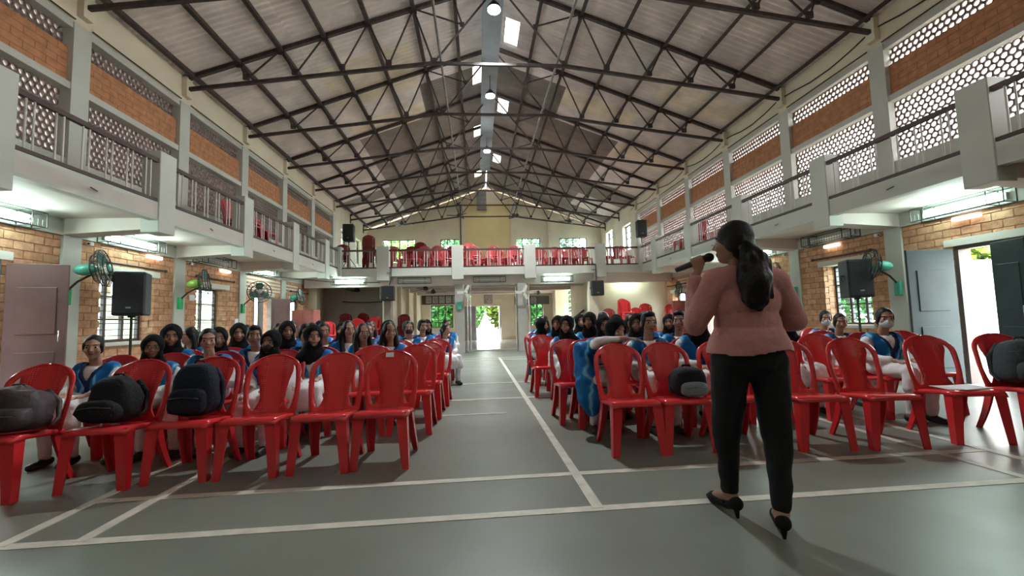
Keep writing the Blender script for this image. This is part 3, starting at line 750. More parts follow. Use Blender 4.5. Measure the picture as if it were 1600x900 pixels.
# ------------------------------------------------------------------ loudspeakers
def speaker(x,y,z,w,d,h,rz,label,stand=None,side=False):
    s=empty('loudspeaker',(x,y,z),rz,label,'loudspeaker')
    MB().bbox(-w/2,w/2,-d/2,d/2,0,h,.02).build('cabinet',BLACKP,s)
    MB().bbox(-w/2+.02,w/2-.02,-d/2-.012,-d/2+.01,.03,h-.03,.008).build('grille',GRILLE,s)
    MB().box(-.03,.03,-d/2-.016,-d/2-.012,h*.16,h*.16+.025).build('badge',GSTEEL,s)
    b=MB()
    b.tube([(-w/2-.002,0,h*.45),(-w/2-.03,0,h*.47),(-w/2-.03,0,h*.57),(-w/2-.002,0,h*.59)],.012,6).build('handle',CHROME if side else DARK,s)
    if stand is not None:
        zf,lab=stand
        t=empty('speaker_stand',(x,y,zf),rz,lab,'speaker stand'); H=z-zf
        rod('pole',(0,0,.12),(0,0,H),.019,DARK,t)
        MB().disc((0,0,H-.03),(0,0,1),.05,.03,12).build('top_plate',DARK,t)
        MB().disc((0,0,.62*min(H,1.3)/1.3),(0,0,1),.032,.07,10).build('collar',DARK,t)
        for k in range(3):
            a=2*math.pi*k/3+.5; c_,s_=math.cos(a),math.sin(a)
            rod('leg',(.02*c_,.02*s_,.55),(.42*c_,.42*s_,.015),.013,DARK,t); rod('brace',(0,0,.2),(.24*c_,.24*s_,.25),.008,DARK,t)
speaker(-5.42,7.22,1.35,.40,.38,.68,.42,'large black loudspeaker on a stand before the left window',(0,'black tripod stand under the loudspeaker by the left window'),True)
speaker(6.62,7.0,1.36,.38,.36,.66,-.35,'large black loudspeaker on a stand before the right barred window',(0,'black tripod stand under the loudspeaker by the right window'))
speaker(-4.62,15.9,4.13,.38,.34,.62,.1,'black loudspeaker on a stand at the left corner of the rear gallery',(FZ,'tripod stand of the loudspeaker at the left corner of the rear gallery'))
speaker(6.35,15.9,4.18,.36,.34,.64,-.1,'black loudspeaker on a stand at the right corner of the rear gallery',(FZ,'tripod stand of the loudspeaker at the right corner of the rear gallery'))
speaker(-3.07,15.12,1.90,.44,.36,.50,.05,'black loudspeaker fixed on the brown lobby column')
speaker(4.30,15.12,1.92,.44,.36,.53,-.12,'black loudspeaker fixed on the cream lobby column')

# ------------------------------------------------------------------ wall bits
for sgn,ws,nm in ((-1,winL,'left'),(1,winR,'right')):
    for k,h in enumerate(ws):
        if k==1 and sgn>0: continue
        XW=XL if sgn<0 else XR; x=XW-sgn*.09
        r=empty('curtain_rod',(x,(h[0]+h[1])/2,2.245),0,'dark curtain rod above the %s window, %s'%(nm,('nearest bay','second bay','farthest bay')[k]),'curtain rod')
        L=(h[1]-h[0])/2+.16
        rod('rod',(0,-L,0),(0,L,0),.018,RAILW,r)
        for s in (-1,1):
            MB().ell((0,s*L,0),(.03,.04,.03),10,6).build('finial',RAILW,r); rod('bracket',(0,s*(L-.12),0),(sgn*.09,s*(L-.12),0),.01,RAILW,r)
def cabinet(x0,x1,y0,y1,h,label):
    c=empty('cabinet',((x0+x1)/2,(y0+y1)/2,0),0,label,'cabinet'); w=(x1-x0)/2; d=(y1-y0)/2
    MB().bbox(-w,w,-d+.02,d,.06,h,.008).build('body',CAB,c)
    for s in (-1,1):
        dr=MB().bbox(min(0,s*w)+.006,max(0,s*w)-.006,-d,-d+.02,.08,h-.02,.004).build('door',CAB,c)
        MB().box(s*.04-.01,s*.04+.01,-d-.02,-d,h*.5,h*.5+.12).build('handle',CHROME,dr)
        for k in (-1,1): box('foot',s*w*.9-.03,s*w*.9+.03,k*d*.8-.03,k*d*.8+.03,0,.06,DARK,c)
cabinet(-5.92,-5.24,14.25,14.85,1.62,'pinkish red steel cabinet beyond the open door leaf on the left')
cabinet(6.62,7.26,14.15,14.6,1.64,'pinkish red steel cabinet below the far right window')
for i,(y,z,l) in enumerate(((9.62,1.72,'small paper notice right of the second left column'),(11.35,1.22,'small paper notice left of the third left column'))):
    tag(MB().box(XL+.001,XL+.006,y,y+.17,z,z+.12).build('paper_notice',PAPER),l,'notice')
for sgn,nm in ((-1,'left'),(1,'right')):
    for i in range(0,2):
        XW=XL if sgn<0 else XR
        c=empty('cctv_camera',(XW-sgn*.0,Y0+i*S+.24,2.50),0,'small white security camera on the %s wall by the %s column'%(nm,('nearest','second')[i]),'security camera')
        rod('bracket',(0,0,0),(-sgn*.06,0,-.01),.012,PAPER,c); MB().bbox(-.03-sgn*.08,.03-sgn*.08,-.035,.03,-.045,.015,.008).build('body',PAPER,c)
        MB().disc((-sgn*.08,-.036,-.015),(0,-1,0),.016,.008,10).build('lens',DARK,c)
for k,(y,s) in enumerate(((8.55,1),(10.85,1),(8.2,-1),(5.75,-1))):
    XW=XR if s<0 else XL
    b=MB().bbox(min(XW,XW+s*.07),max(XW,XW+s*.07),y-.18,y+.18,2.45,2.51,.01)
    tag(b.build('wall_washer_lamp',emat('washer_glow%d'%k,(1,.86,.70),1.6)),'small warm glowing strip lamp under the tube cage, %s'%('left wall nearest bay','left wall second bay','right wall second bay','right wall nearest bay')[k].replace('bay','one'),'lamp')
b=MB().tube([(-5.3+.4*k,17.45,2.02-.05*math.sin(math.pi*k/5)) for k in range(6)],.018,5)
tag(b.build('hanging_cable',WIRE),'dark cable sagging across the left alcove above the stacked chairs','cable')
b=MB().tube([(XL-.02,11.7,2.52),(-5.4,12.6,2.49),(-4.6,14.2,2.49),(-3.4,15.38,2.56)],.012,5)
tag(b.build('hanging_cable',WIRE),'thin cable running from the far left wall to the rear beam','cable')
for x,l in ((-3.02,'left'),(4.22,'right')):
    b=MB().tube([(x+.06,BY-.08,3.05),(x+.06,BY-.08,2.62),(x+.02,15.0,2.44)],.018,5); b.tube([(x+.05,BY-.08,2.86),(x-.1,BY-.08,2.86)],.014,5)
    tag(b.build('speaker_cable',WIRE),'black cable dropping to the loudspeaker on the %s lobby column'%l,'cable')
b=MB().tube([(XR-.02,Y0+i*.5,6.25-.16*math.sin(math.pi*((i*.5)%S)/S)) for i in range(-6,26)],.014,4)
tag(b.build('loose_cable',WIRE),'black cable sagging along the top of the right wall','cable')

# ------------------------------------------------------------------ moulded plastic chairs
SZ=.43
def chair_seat():
    b=MB(); nx,ny=10,9; pts=[]
    for j in range(ny+1):
        v=j/ny; y=-.235+.425*v
        w=.215-.02*v-.012*max(0,1-v*8)
        for i in range(nx+1):
            u=-1+2*i/nx
            z=SZ+.022-.052*v-.010*(1-u*u)*math.sin(math.pi*min(1,v*1.1)) - (.022*(1-v/.22)**2 if v<.22 else 0) - .010*abs(u)**6
            pts.append((u*w,y-.012*(1-u*u)*(1 if v<.3 else 0)*(1-v/.3),z))
    W=nx+1
    b.add(pts,[(j*W+i,j*W+i+1,(j+1)*W+i+1,(j+1)*W+i) for j in range(ny) for i in range(nx)],True)
    rim=[i for i in range(W)]+[j*W+nx for j in range(1,ny+1)]+[ny*W+i for i in range(nx-1,-1,-1)]+[j*W for j in range(ny-1,0,-1)]
    o=len(b.v)
    for q in rim:
        x,y,z=pts[q]; b.v.append((x*1.025,y-(.008 if y<-.2 else -.004),z-.034))
    n=len(rim)
    for k in range(n): b.f.append((rim[k],o+k,o+(k+1)%n,rim[(k+1)%n])); b.sm.append(True)
    return b
def chair_leg(sx,front):
    b=MB(); t=.011; rings=[]
    N=5
    for k in range(N+1):
        v=k/N
        if front: cx_=sx*(.205+.022*v); cy_=-.225-.028*v; w=.085-.03*v; dy=1
        else: cx_=sx*(.192+.028*v); cy_=.178+.085*v*v+.02*v; w=.080-.03*v; dy=-1
        z=(SZ-(.0 if front else .030))*(1-v)
        p=[(0,0),(-sx*w,0),(-sx*w,dy*t),(-sx*t,dy*t),(-sx*t,dy*w),(0,dy*w)]
        rings.append([(cx_+a,cy_+c,z) for a,c in p])
    for r in rings: b.v+=r
    for k in range(N):
        for i in range(6):
            b.f.append((k*6+i,k*6+(i+1)%6,(k+1)*6+(i+1)%6,(k+1)*6+i)); b.sm.append(False)
    b.f+=[tuple(range(5,-1,-1)),tuple(N*6+i for i in range(6))]; b.sm+=[False]*2
    return b
def chair_back():
    b=MB(); Z0,Z1=.385,.875; H0,H1=.428,.792; rows=[]
    zs=[Z0,.405,H0-.004]+[H0+(H1-H0)*(.5-.5*math.cos(math.pi*k/12)) for k in range(13)]+[H1+.012]
    za=.812
    zs+=[za+(Z1-za)*math.sin(math.pi/2*k/6) for k in range(0,7)]
    def w(z):
        if z<.72: return .200+.020*min(1,(z-Z0)/.2)
        q=(z-.72)/(Z1-.72+.0001); return .220*max(0.0,1-q**2.3)**.5 if q<1 else 0.0
    def depth(x,z,edge=0): return .165+(z-Z0)*.24+.10*max(0,z-.72)-.75*x*x
    cols=None
    for z in zs:
        W=max(w(z),.012); rim=min(.034,W*.25)
        s=min(.098+.05*(max(0,z-.50)/.25)**1.6 if z>.5 else .098+.03*max(0,(.5-z)/.1), W*.68)
        o=W-rim
        t=(z-H0)/(H1-H0); k=max(0,1-abs(2*t-1)**3.2)**.55 if 0<=t<=1 else 0
        c=(s+o)/2; h=(o-s)/2*k
        i0,i1=c-h,c+h
        if k==0: i0=i1=c
        half=[0,i0*.33,i0*.66,i0,i1,(i1+W)/2,W]
        xs=[-q for q in reversed(half[1:])]+half
        rows.append((z,xs,0<=t<=1))
    n=13
    for z,xs,_ in rows:
        for x in xs:
            rimb=.006*(abs(x)>max(map(abs,xs))*.9)
            b.v.append((x,depth(x,z)-rimb,z))
    for j in range(len(rows)-1):
        hole=rows[j][2] and rows[j+1][2]
        for i in range(n-1):
            if i in (2,9) and hole: continue
            b.f.append((j*n+i,j*n+i+1,(j+1)*n+i+1,(j+1)*n+i)); b.sm.append(True)
    return b
def solid(b,name,m,th):
    bm=bmesh.new(); vs=[bm.verts.new(v) for v in b.v]
    for f in b.f:
        try: q=bm.faces.new([vs[i] for i in f]); q.smooth=True
        except ValueError: pass
    bmesh.ops.remove_doubles(bm,verts=bm.verts,dist=.0015)
    bmesh.ops.dissolve_degenerate(bm,edges=bm.edges,dist=.0008)
    bmesh.ops.recalc_face_normals(bm,faces=bm.faces)
    bmesh.ops.solidify(bm,geom=bm.faces[:],thickness=th)
    bmesh.ops.recalc_face_normals(bm,faces=bm.faces)
    me=bpy.data.meshes.new(name); bm.to_mesh(me); bm.free()
    for p in me.polygons: p.use_smooth=True
    me.materials.append(m); return me
def rimtube():   # rolled outer lip of the backrest and its flanks
    b=MB(); pts=[]
    Z0,Z1=.385,.872
    def w(z):
        if z<.72: return .200+.020*min(1,(z-Z0)/.2)
        q=(z-.72)/(Z1-.72); return .220*max(0.0,1-q**2.3)**.5
    zs=[Z0+(.72-Z0)*k/6 for k in range(7)]+[.72+(Z1-.72)*math.sin(math.pi/2*k/7) for k in range(1,8)]
    L=[(w(z),z) for z in zs]; path=[(-x,z) for x,z in L]+[(x,z) for x,z in reversed(L[:-1])]
    for x,z in path: pts.append((x,.165+(z-Z0)*.24+.10*max(0,z-.72)-.75*x*x+.006,z))
    b.tube(pts,.0095,6); return b
seat_b,back_b=chair_seat(),chair_back()
CM={}
def chairmeshes(key,m,md):
    s=solid(seat_b,'seat',m,.006); k=solid(back_b,'backrest',md,.010)
    rim=rimtube().mesh('back_rim',m)
    legs=[chair_leg(sx,f).mesh('leg',m) for f in (1,0) for sx in (-1,1)]
    # joined version for chairs too small to show parts
    bm=bmesh.new()
    for q in [s,k,rim]+legs: bm.from_mesh(q)
    j=bpy.data.meshes.new('plastic_chair'); bm.to_mesh(j); bm.free(); j.materials.append(m)
    CM[key]=(s,k,rim,legs,j)
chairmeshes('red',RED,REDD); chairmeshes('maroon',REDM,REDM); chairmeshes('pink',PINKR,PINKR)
CR=random.Random(5)
def chair(x,y,rz,label,group='red plastic chairs set out in rows',key='red'):
    c=empty('plastic_chair',(x,y,0),rz,label,'chair',group)
    s,k,rim,legs,j=CM[key]
    link('seat',s,c); bk=link('backrest',k,c); link('back_rim',rim,bk)
    for l in legs: link('leg',l,c)
    return c
def chair1(x,y,z,rz,label,group,key='red',tilt=0):
    o=link('plastic_chair',CM[key][4]); o.location=(x,y,z); o.rotation_euler=(tilt,0,rz)
    return tag(o,label,'chair',group)
# front rows (facing the camera)
FL=[(-3.35,3.42,.10,'far left, holding the crumpled brown bag'),(-2.74,3.57,.06,'with a slumped black backpack on its seat'),
    (-2.25,3.67,.04,'with a tall navy backpack on its seat'),(-1.755,3.68,.02,'empty, just right of the navy backpack'),
    (-1.235,3.70,.0,'empty, second from the aisle'),(-.775,3.73,-.02,'at the aisle end, paper tag on top')]
for x,y,r,l in FL: chair(x,y,r,'red chair in the left block front row, '+l)
FR=[(1.29,3.72,.0,'its back under a leaning girl\'s arm'),(1.735,3.72,-.02,'holding the black and grey satchel'),
    (2.26,3.70,-.03,'hidden behind the standing speaker'),(2.84,3.60,-.08,'empty, just right of the standing speaker'),
    (3.42,3.54,-.12,'empty, second right of the standing speaker'),(4.20,3.55,-.18,'with loose papers on its seat'),
    (4.86,3.50,-.25,'far right edge, holding a big dark bag')]
for x,y,r,l in FR: chair(x,y,r,'red chair in the right block front row, '+l)
for x,y,l in ((-.70,4.72,'second'),(-.66,5.42,'third'),(-.62,6.15,'fourth')): chair(x,y,-.03,'empty red chair at the left aisle edge, %s chair back from the front'%l)
for x,y,l in ((-1.18,4.75,'second'),(-1.10,6.0,'fourth')): chair(x,y,0,'empty red chair one in from the left aisle, %s row'%l)
for x,y,r,l in ((1.07,4.86,.03,'second chair back'),(1.36,4.95,.0,'half hidden behind the leaning girl'),(1.02,6.55,.05,'third chair back')): chair(x,y,r,'empty red chair at the right aisle edge, '+l)
for x,y,r,l in ((3.0,4.5,-.08,'second chair right of the speaker in front'),(3.85,4.45,-.14,'behind the papers chair'),(5.02,4.55,-.2,'near the slate door leaf')): chair(x,y,r,'empty red chair in the right second row, '+l)
tag(MB().box(-.035,.035,-.004,.0,-.02,.02).build('paper_tag',PAPER,None,Matrix.Translation((-.80,4.008,.845))@Matrix.Rotation(-.2,4,'X')),'small paper tag on the front aisle chair of the left block','tag')

# stacks
OT=['topmost','second from top','third from top','fourth from top','fifth from top','sixth from top','seventh from top','eighth from top','ninth from top','tenth from top','eleventh from top','twelfth from top','thirteenth from top','lowest']
def stack(x,y,n,rz,label,group,key='red',z0=0,dz=.072):
    for k in range(n): chair1(x+CR.uniform(-.006,.006),y-.004*k,z0+k*dz,rz+CR.uniform(-.03,.03),label+(', '+OT[n-1-k] if n>1 else ''),group,key)
for x,y,n,r,l,k in ((4.80,15.2,9,.1,'faded red chair in the leftmost stack before the cream wall','pink'),(5.12,14.55,13,.0,'bright red chair in the tall front stack before the cream wall','red'),
    (5.45,15.45,14,.2,'pinkish chair in the tallest rear stack before the cream wall','pink'),(5.62,14.7,9,0,'bright red chair in the middle stack before the cream wall','red'),
    (6.02,14.9,11,-.1,'bright red chair in the fourth stack before the cream wall','red'),(6.55,14.0,10,-.15,'red chair in the stack beside the right pink cabinet','red')):
    stack(x,y,n,r,l,'stacked chairs before the right cream wall',k)
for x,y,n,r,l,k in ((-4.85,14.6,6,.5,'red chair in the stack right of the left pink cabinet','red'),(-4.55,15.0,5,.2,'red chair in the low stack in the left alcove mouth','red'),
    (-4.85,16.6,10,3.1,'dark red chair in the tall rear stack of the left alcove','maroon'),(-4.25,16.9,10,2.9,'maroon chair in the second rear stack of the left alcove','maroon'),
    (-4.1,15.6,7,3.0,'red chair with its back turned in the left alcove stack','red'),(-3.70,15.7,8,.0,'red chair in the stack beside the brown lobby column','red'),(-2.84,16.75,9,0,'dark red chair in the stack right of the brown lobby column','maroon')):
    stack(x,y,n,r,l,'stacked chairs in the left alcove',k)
# rear gallery chairs
G=random.Random(9); ords2=ords+['ninth','tenth']
def gal(x,y,n,rz,lab,key): key='pink' if key=='red' else key; stack(x,y,n,rz,lab,'chairs crowded on the rear gallery',key,FZ)
for k in range(9):
    gal(-2.95+k*.26,15.75+(k%3)*.45,1+(k*7)%3,G.uniform(-.6,.6) if k%2 else 3.1,ords2[k]+' red chair along the second railing span of the rear gallery',('pink','red','maroon')[k%3])
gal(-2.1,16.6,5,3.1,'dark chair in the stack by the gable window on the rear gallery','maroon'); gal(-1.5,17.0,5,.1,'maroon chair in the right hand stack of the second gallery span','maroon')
for k in range(9):
    gal(-.35+k*.25,15.75+(k%3)*.42,1+(k*5)%3,G.uniform(-.7,.7),ords2[k]+' red chair along the middle railing span of the rear gallery',('red','pink','red')[k%3])
gal(-.3,16.7,6,0,'red chair in the stack at the left of the middle gallery span','pink')
for k in range(8):
    gal(2.30+k*.27,15.75+(k%2)*.45,1+(k*3)%3,G.uniform(-.6,.6),ords2[k]+' red chair along the fourth railing span of the rear gallery',('pink','red')[k%2])
for k,(x,r) in enumerate(((4.85,.2),(5.28,-.3),(5.72,.5))): gal(x,15.75,1,r,ords2[k]+' single red chair behind the right railing span of the rear gallery','pink')
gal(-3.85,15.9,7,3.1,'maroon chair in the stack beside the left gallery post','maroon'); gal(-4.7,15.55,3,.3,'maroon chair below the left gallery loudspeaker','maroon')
for k,(y,n) in enumerate(((9.75,2),(10.1,2),(10.45,1),(10.9,1))): stack(-5.2,y,n,1.4,ords2[k]+' low red chair behind the left side gallery railing','chairs on the left gallery','pink',FZ)
for k,(y,n) in enumerate(((12.1,2),(12.5,2),(12.9,2))): stack(6.5,y,n,-1.4,ords2[k]+' red chair behind the right side gallery railing','chairs on the right gallery','pink',FZ)

# ------------------------------------------------------------------ bags
BLK=mat('bag_black_cloth',(.010,.010,.012),.8,.25,bump=.6,bscale=60); NAVY=mat('bag_navy_cloth',(.012,.015,.026),.85,.2,bump=.5,bscale=45)
BRN=mat('bag_brown_cloth',(.042,.027,.030),.6,.4,nscale=9,namt=.35,bump=.8,bscale=14); GREYB=mat('bag_grey_panel',(.17,.20,.21),.6,.3,bump=.4,bscale=80)
def superell(rx,ry,rz,e=.55,n=20,m=14,seed=0,amp=.0,taper=0):
    b=MB(); sg=lambda v,p: math.copysign(abs(v)**p,v); vs=[]
    for i in range(m+1):
        t=-math.pi/2+math.pi*i/m
        for k in range(n):
            a=2*math.pi*k/n
            x=rx*sg(math.cos(t),e)*sg(math.cos(a),e); y=ry*sg(math.cos(t),e)*sg(math.sin(a),e); z=rz*sg(math.sin(t),e*1.0)
            q=1-taper*(z/rz*.5+.5); x*=q; y*=q
            if amp:
                d=noise.noise(Vector((x*9+seed,y*9,z*9)))*amp+noise.noise(Vector((x*22,y*22+seed,z*22)))*amp*.5; x+=d; y+=d*.8; z+=d*.6 if z>-rz*.8 else 0
            vs.append((x,y,z+rz))
    b.add(vs,[(i*n+k,i*n+(k+1)%n,(i+1)*n+(k+1)%n,(i+1)*n+k) for i in range(m) for k in range(n)],True)
    return b
def backpack(x,y,rz,label,m,w,d,h,seed,lean=0,pocket=None,amp=.02,taper=.25):
    p=empty('backpack',(x,y,SZ+.006),rz,label,'bag')
    T=Matrix.Rotation(lean,4,'X')
    superell(w/2,d/2,h/2,.6,24,16,seed,amp,taper).build('body',m,p,T)
    pk=superell(w*.40,d*.22,h*.24,.6,18,10,seed+3,amp*.6,.1).build('front_pocket',pocket or m,p,T@Matrix.Translation((0,-d*.46,h*.06)))
    MB().tube([(-w*.3,-d*.22,h*.30),(0,-d*.24,h*.33),(w*.3,-d*.22,h*.30)],.005,5).build('zip',GREYB if pocket else DARK,pk)
    MB().tube([(-.04,d*.1,h*.96),(-.03,d*.1,h*1.05),(.03,d*.1,h*1.05),(.04,d*.1,h*.96)],.009,6).build('grab_handle',m,p,T)
    for s in (-1,1): MB().tube([(s*w*.22,d*.42,h*.9),(s*w*.36,d*.52,h*.6),(s*w*.46,d*.30,h*.22),(s*w*.52,-.02,.03)],[.02,.022,.014,.008],6).build('strap',m,p,T)
    return p
backpack(-3.30,3.36,.25,'crumpled brown bag slumped on the far left chair',BRN,.46,.34,.31,1,-.1,None,.05,.35)
backpack(-2.77,3.55,.05,'slumped black backpack on the second chair from the left',BLK,.36,.28,.34,4,-.06,None,.03,.35)
backpack(-2.26,3.68,.02,'tall navy black backpack on the third chair from the left',NAVY,.36,.24,.41,8,-.05,None,.012,.25)
backpack(1.80,3.63,.0,'black satchel with a grey front pocket on a right block front chair',BLK,.30,.22,.25,12,-.02,GREYB,.008,.1)
backpack(4.90,3.52,-.3,'big dark grey bag on the far right chair by the slate door leaf',mat('bag_slate',(.05,.065,.07),.8,.2,bump=.4,bscale=40),.44,.30,.40,15,-.05,None,.015,.2)
b=MB()
for k in range(4): b.box(-.15,.15,-.105,.105,.002+k*.003,.0045+k*.003,Matrix.Translation((.01*k,-.012*k,0))@Matrix.Rotation(.1*k-.2,4,'Z'))
tag(b.build('paper_sheaf',PAPER,None,Matrix.Translation((4.18,3.50,SZ+.006))),'loose white papers lying on a right block front chair','papers')

# ------------------------------------------------------------------ people
def skinmat(name,col):
    m=mat(name,col,.55,.35,objrand=.22); nt=m.node_tree; b=nt.nodes['Principled BSDF']; L=nt.links.new
    src=b.inputs['Base Color'].links[0].from_socket
    at=nt.nodes.new('ShaderNodeAttribute'); at.attribute_name='hp'; sp=nt.nodes.new('ShaderNodeSeparateXYZ'); L(at.outputs['Vector'],sp.inputs[0])
    def M(op,a,b_=None):
        n=nt.nodes.new('ShaderNodeMath'); n.operation=op
        for i,q in enumerate((a,b_)):
            if q is None: continue
            if isinstance(q,(int,float)): n.inputs[i].default_value=q
            else: L(q,n.inputs[i])
        return n.outputs[0]
    ax=M('ABSOLUTE',sp.outputs[0]); z=sp.outputs[2]; front=M('LESS_THAN',sp.outputs[1],-.035)
    def ell(cx,cz,rx,rz,x=ax):
        a=M('DIVIDE',M('SUBTRACT',x,cx),rx); c=M('DIVIDE',M('SUBTRACT',z,cz),rz)
        return M('MULTIPLY',M('LESS_THAN',M('ADD',M('MULTIPLY',a,a),M('MULTIPLY',c,c)),1.0),front)
    cur=src
    for msk,c in ((ell(.031,.004,.0155,.0068),(.42,.38,.35,1)),(ell(.031,.0045,.0085,.0075),(.01,.006,.005,1)),
                  (ell(.033,.028,.021,.0048),(.02,.012,.01,1)),(ell(0,-.059,.024,.0085,sp.outputs[0]),(.20,.06,.055,1))):
        x=nt.nodes.new('ShaderNodeMix'); x.data_type='RGBA'; L(msk,x.inputs[0]); L(cur,x.inputs[6]); x.inputs[7].default_value=c; cur=x.outputs[2]
    L(cur,b.inputs['Base Color']); return m
SKIN=skinmat('skin_brown',(.29,.155,.10)); SKIN2=skinmat('skin_tan',(.36,.20,.135))
HAIR=mat('hair_black',(.007,.005,.0045),.5,.22,bump=.25,bscale=70); HIJAB=mat('hijab_black',(.006,.006,.007),.9,.12,bump=.4,bscale=30)
KURTA=mat('kurta_white',(.66,.66,.67),.8,.2,bump=.35,bscale=26); LEGG=mat('legging_white',(.60,.60,.62),.8,.2,bump=.3,bscale=35)
NAVYV=mat('uniform_navy',(.012,.03,.085),.8,.2,bump=.3,bscale=30); SHOE=mat('shoe_black',(.012,.011,.011),.45,.4)
MASKB=mat('mask_dark',(.035,.03,.032),.8,.2); MASKW=mat('mask_pale',(.42,.50,.52),.8,.2)
def stolemat():
    m=mat('stole_blue',(.0,.17,.42),.75,.25); nt=m.node_tree; b=nt.nodes['Principled BSDF']; L=nt.links.new
    t=nt.nodes.new('ShaderNodeTexCoord'); n=nt.nodes.new('ShaderNodeTexWave'); n.inputs['Scale'].default_value=2.6; n.inputs['Distortion'].default_value=7; n.inputs['Detail Scale'].default_value=1.6
    r=nt.nodes.new('ShaderNodeValToRGB'); e=r.color_ramp.elements
    e[0].position=.80; e[0].color=(.004,.17,.44,1); e[1].position=1.0; e[1].color=(.16,.40,.58,1)
    q=e.new(.30); q.color=(.003,.105,.31,1)
    L(t.outputs['Object'],n.inputs['Vector']); L(n.outputs['Fac'],r.inputs[0]); L(r.outputs[0],b.inputs['Base Color'])
    n2=nt.nodes.new('ShaderNodeTexNoise'); n2.inputs['Scale'].default_value=24; bp=nt.nodes.new('ShaderNodeBump'); bp.inputs['Strength'].default_value=.4; bp.inputs['Distance'].default_value=.02
    L(t.outputs['Object'],n2.inputs['Vector']); L(n2.outputs[0],bp.inputs['Height']); L(bp.outputs[0],b.inputs['Normal'])
    return m
STOLE=stolemat()
TMP=bpy.data.scenes.new('shaping')   # scratch scene for shaping meshes, removed below
def blob(name,prims,vox,smooth=3,m=None,grow=0,wr=0,seed=0):
    b=MB()
    for p in prims:
        if p[0]=='e':
            M=p[3] if len(p)>3 else None
            b.ell(p[1],[q+grow for q in p[2]],20,14,M)
        else:
            _,a,c,ra,rc=p[:5]; a=Vector(a); c=Vector(c); ra+=grow; rc+=grow
            b.tube([a,a.lerp(c,.5),c],[ra,(ra+rc)/2,rc],14); b.ell(a,(ra,)*3,14,10); b.ell(c,(rc,)*3,14,10)
    me=b.mesh(name); o=bpy.data.objects.new(name,me); TMP.collection.objects.link(o)
    r=o.modifiers.new('r','REMESH'); r.mode='VOXEL'; r.voxel_size=vox; r.use_smooth_shade=True
    if smooth: s=o.modifiers.new('s','SMOOTH'); s.iterations=smooth; s.factor=.5
    with bpy.context.temp_override(scene=TMP,view_layer=TMP.view_layers[0]):
        dg=bpy.context.evaluated_depsgraph_get(); dg.update()
        out=bpy.data.meshes.new_from_object(o.evaluated_get(dg)); out.name=name
    bpy.data.objects.remove(o); bpy.data.meshes.remove(me)
    if wr:
        cs=[v.co.copy() for v in out.vertices]; ns=[v.normal.copy() for v in out.vertices]; fl=[]
        for c,nn in zip(cs,ns):
            d=noise.noise(Vector((c.x*7+seed,c.y*7,c.z*11)))*wr+noise.noise(Vector((c.x*20,c.y*20+seed,c.z*16)))*wr*.5
            fl+=list(c+nn*d)
        out.vertices.foreach_set('co',fl); out.update()
    for p in out.polygons: p.use_smooth=True
    if m: out.materials.append(m)
    return out
def cutmesh(me,keep,th,sm=6):
    bm=bmesh.new(); bm.from_mesh(me)
    bmesh.ops.delete(bm,geom=[f for f in bm.faces if not keep(f.calc_center_median())],context='FACES')
    for _ in range(sm):
        bv=[v for v in bm.verts if v.is_boundary]; bmesh.ops.smooth_vert(bm,verts=bv,factor=.5,use_axis_x=True,use_axis_y=True,use_axis_z=True)
    if th:
        bmesh.ops.recalc_face_normals(bm,faces=bm.faces); bmesh.ops.solidify(bm,geom=bm.faces[:],thickness=th)
    out=bpy.data.meshes.new(me.name); bm.to_mesh(out); bm.free()
    for p in out.polygons: p.use_smooth=True
    for q in me.materials: out.materials.append(q)
    bpy.data.meshes.remove(me); return out
def headprims(H):   # H: matrix head-local -> body
    R=H.to_3x3(); P=[]
    def e(c,r): P.append(('e',H@Vector(c),r,R))
    def c(a,b_,ra,rb): P.append(('c',H@Vector(a),H@Vector(b_),ra,rb))
    e((0,.012,.03),(.073,.090,.085)); e((0,-.018,-.018),(.061,.070,.092)); e((0,-.042,-.082),(.036,.038,.028)); e((0,-.02,-.055),(.052,.055,.045))
    c((0,-.080,.018),(0,-.100,-.024),.008,.0125); e((.012,-.088,-.029),(.009,.010,.008)); e((-.012,-.088,-.029),(.009,.010,.008))
    e((0,-.080,-.055),(.022,.011,.006)); e((0,-.078,-.065),(.019,.012,.007)); e((0,-.070,.030),(.048,.018,.012))
    for s in (-1,1):
        e((s*.036,-.055,-.028),(.026,.026,.026)); e((s*.074,.012,-.008),(.010,.020,.031)); e((s*.031,-.073,.003),(.014,.009,.009))
    return P
def hand(w,d,up,side,sc=1.0,curl=.35):   # wrist, forward dir, up dir; side=+1 thumb along (d x up)
    w=Vector(w); d=Vector(d).normalized(); up=Vector(up); up=(up-d*up.dot(d)).normalized(); s=d.cross(up)*side; P=[]
    for k in range(4):
        q=(k-1.5)*.0185*sc
        kn=w+d*.082*sc-s*q*1.0; P.append(('c',w+d*.012*sc-s*q*.5,kn,.0135*sc,.0115*sc))
        L=(.070,.080,.074,.056)[k]*sc if True else 0
        m1=kn+(d*math.cos(curl)-up*math.sin(curl))*L*.5; m2=m1+(d*math.cos(curl*2.2)-up*math.sin(curl*2.2))*L*.5
        P+= [('c',kn,m1,.0095*sc,.0085*sc),('c',m1,m2,.0085*sc,.007*sc)]
    t0=w+d*.03*sc+s*.028*sc; t1=t0+(d*.75+s*.55-up*.2)*.038*sc; t2=t1+(d*.95+s*.1-up*.3)*.03*sc
    P+= [('c',w+d*.012*sc+s*.012*sc,t0,.013*sc,.012*sc),('c',t0,t1,.0115*sc,.010*sc),('c',t1,t2,.010*sc,.008*sc)]
    return P
def addhp(me,H):
    Hi=H.inverted(); at=me.attributes.new('hp','FLOAT_VECTOR','POINT'); data=[]
    for v in me.vertices:
        q=Hi@v.co
        if q.length>.2: q=Vector((9,9,9))
        data+= [q.x,q.y,q.z]
    at.data.foreach_set('vector',data)
SH=dict(sh=.145)
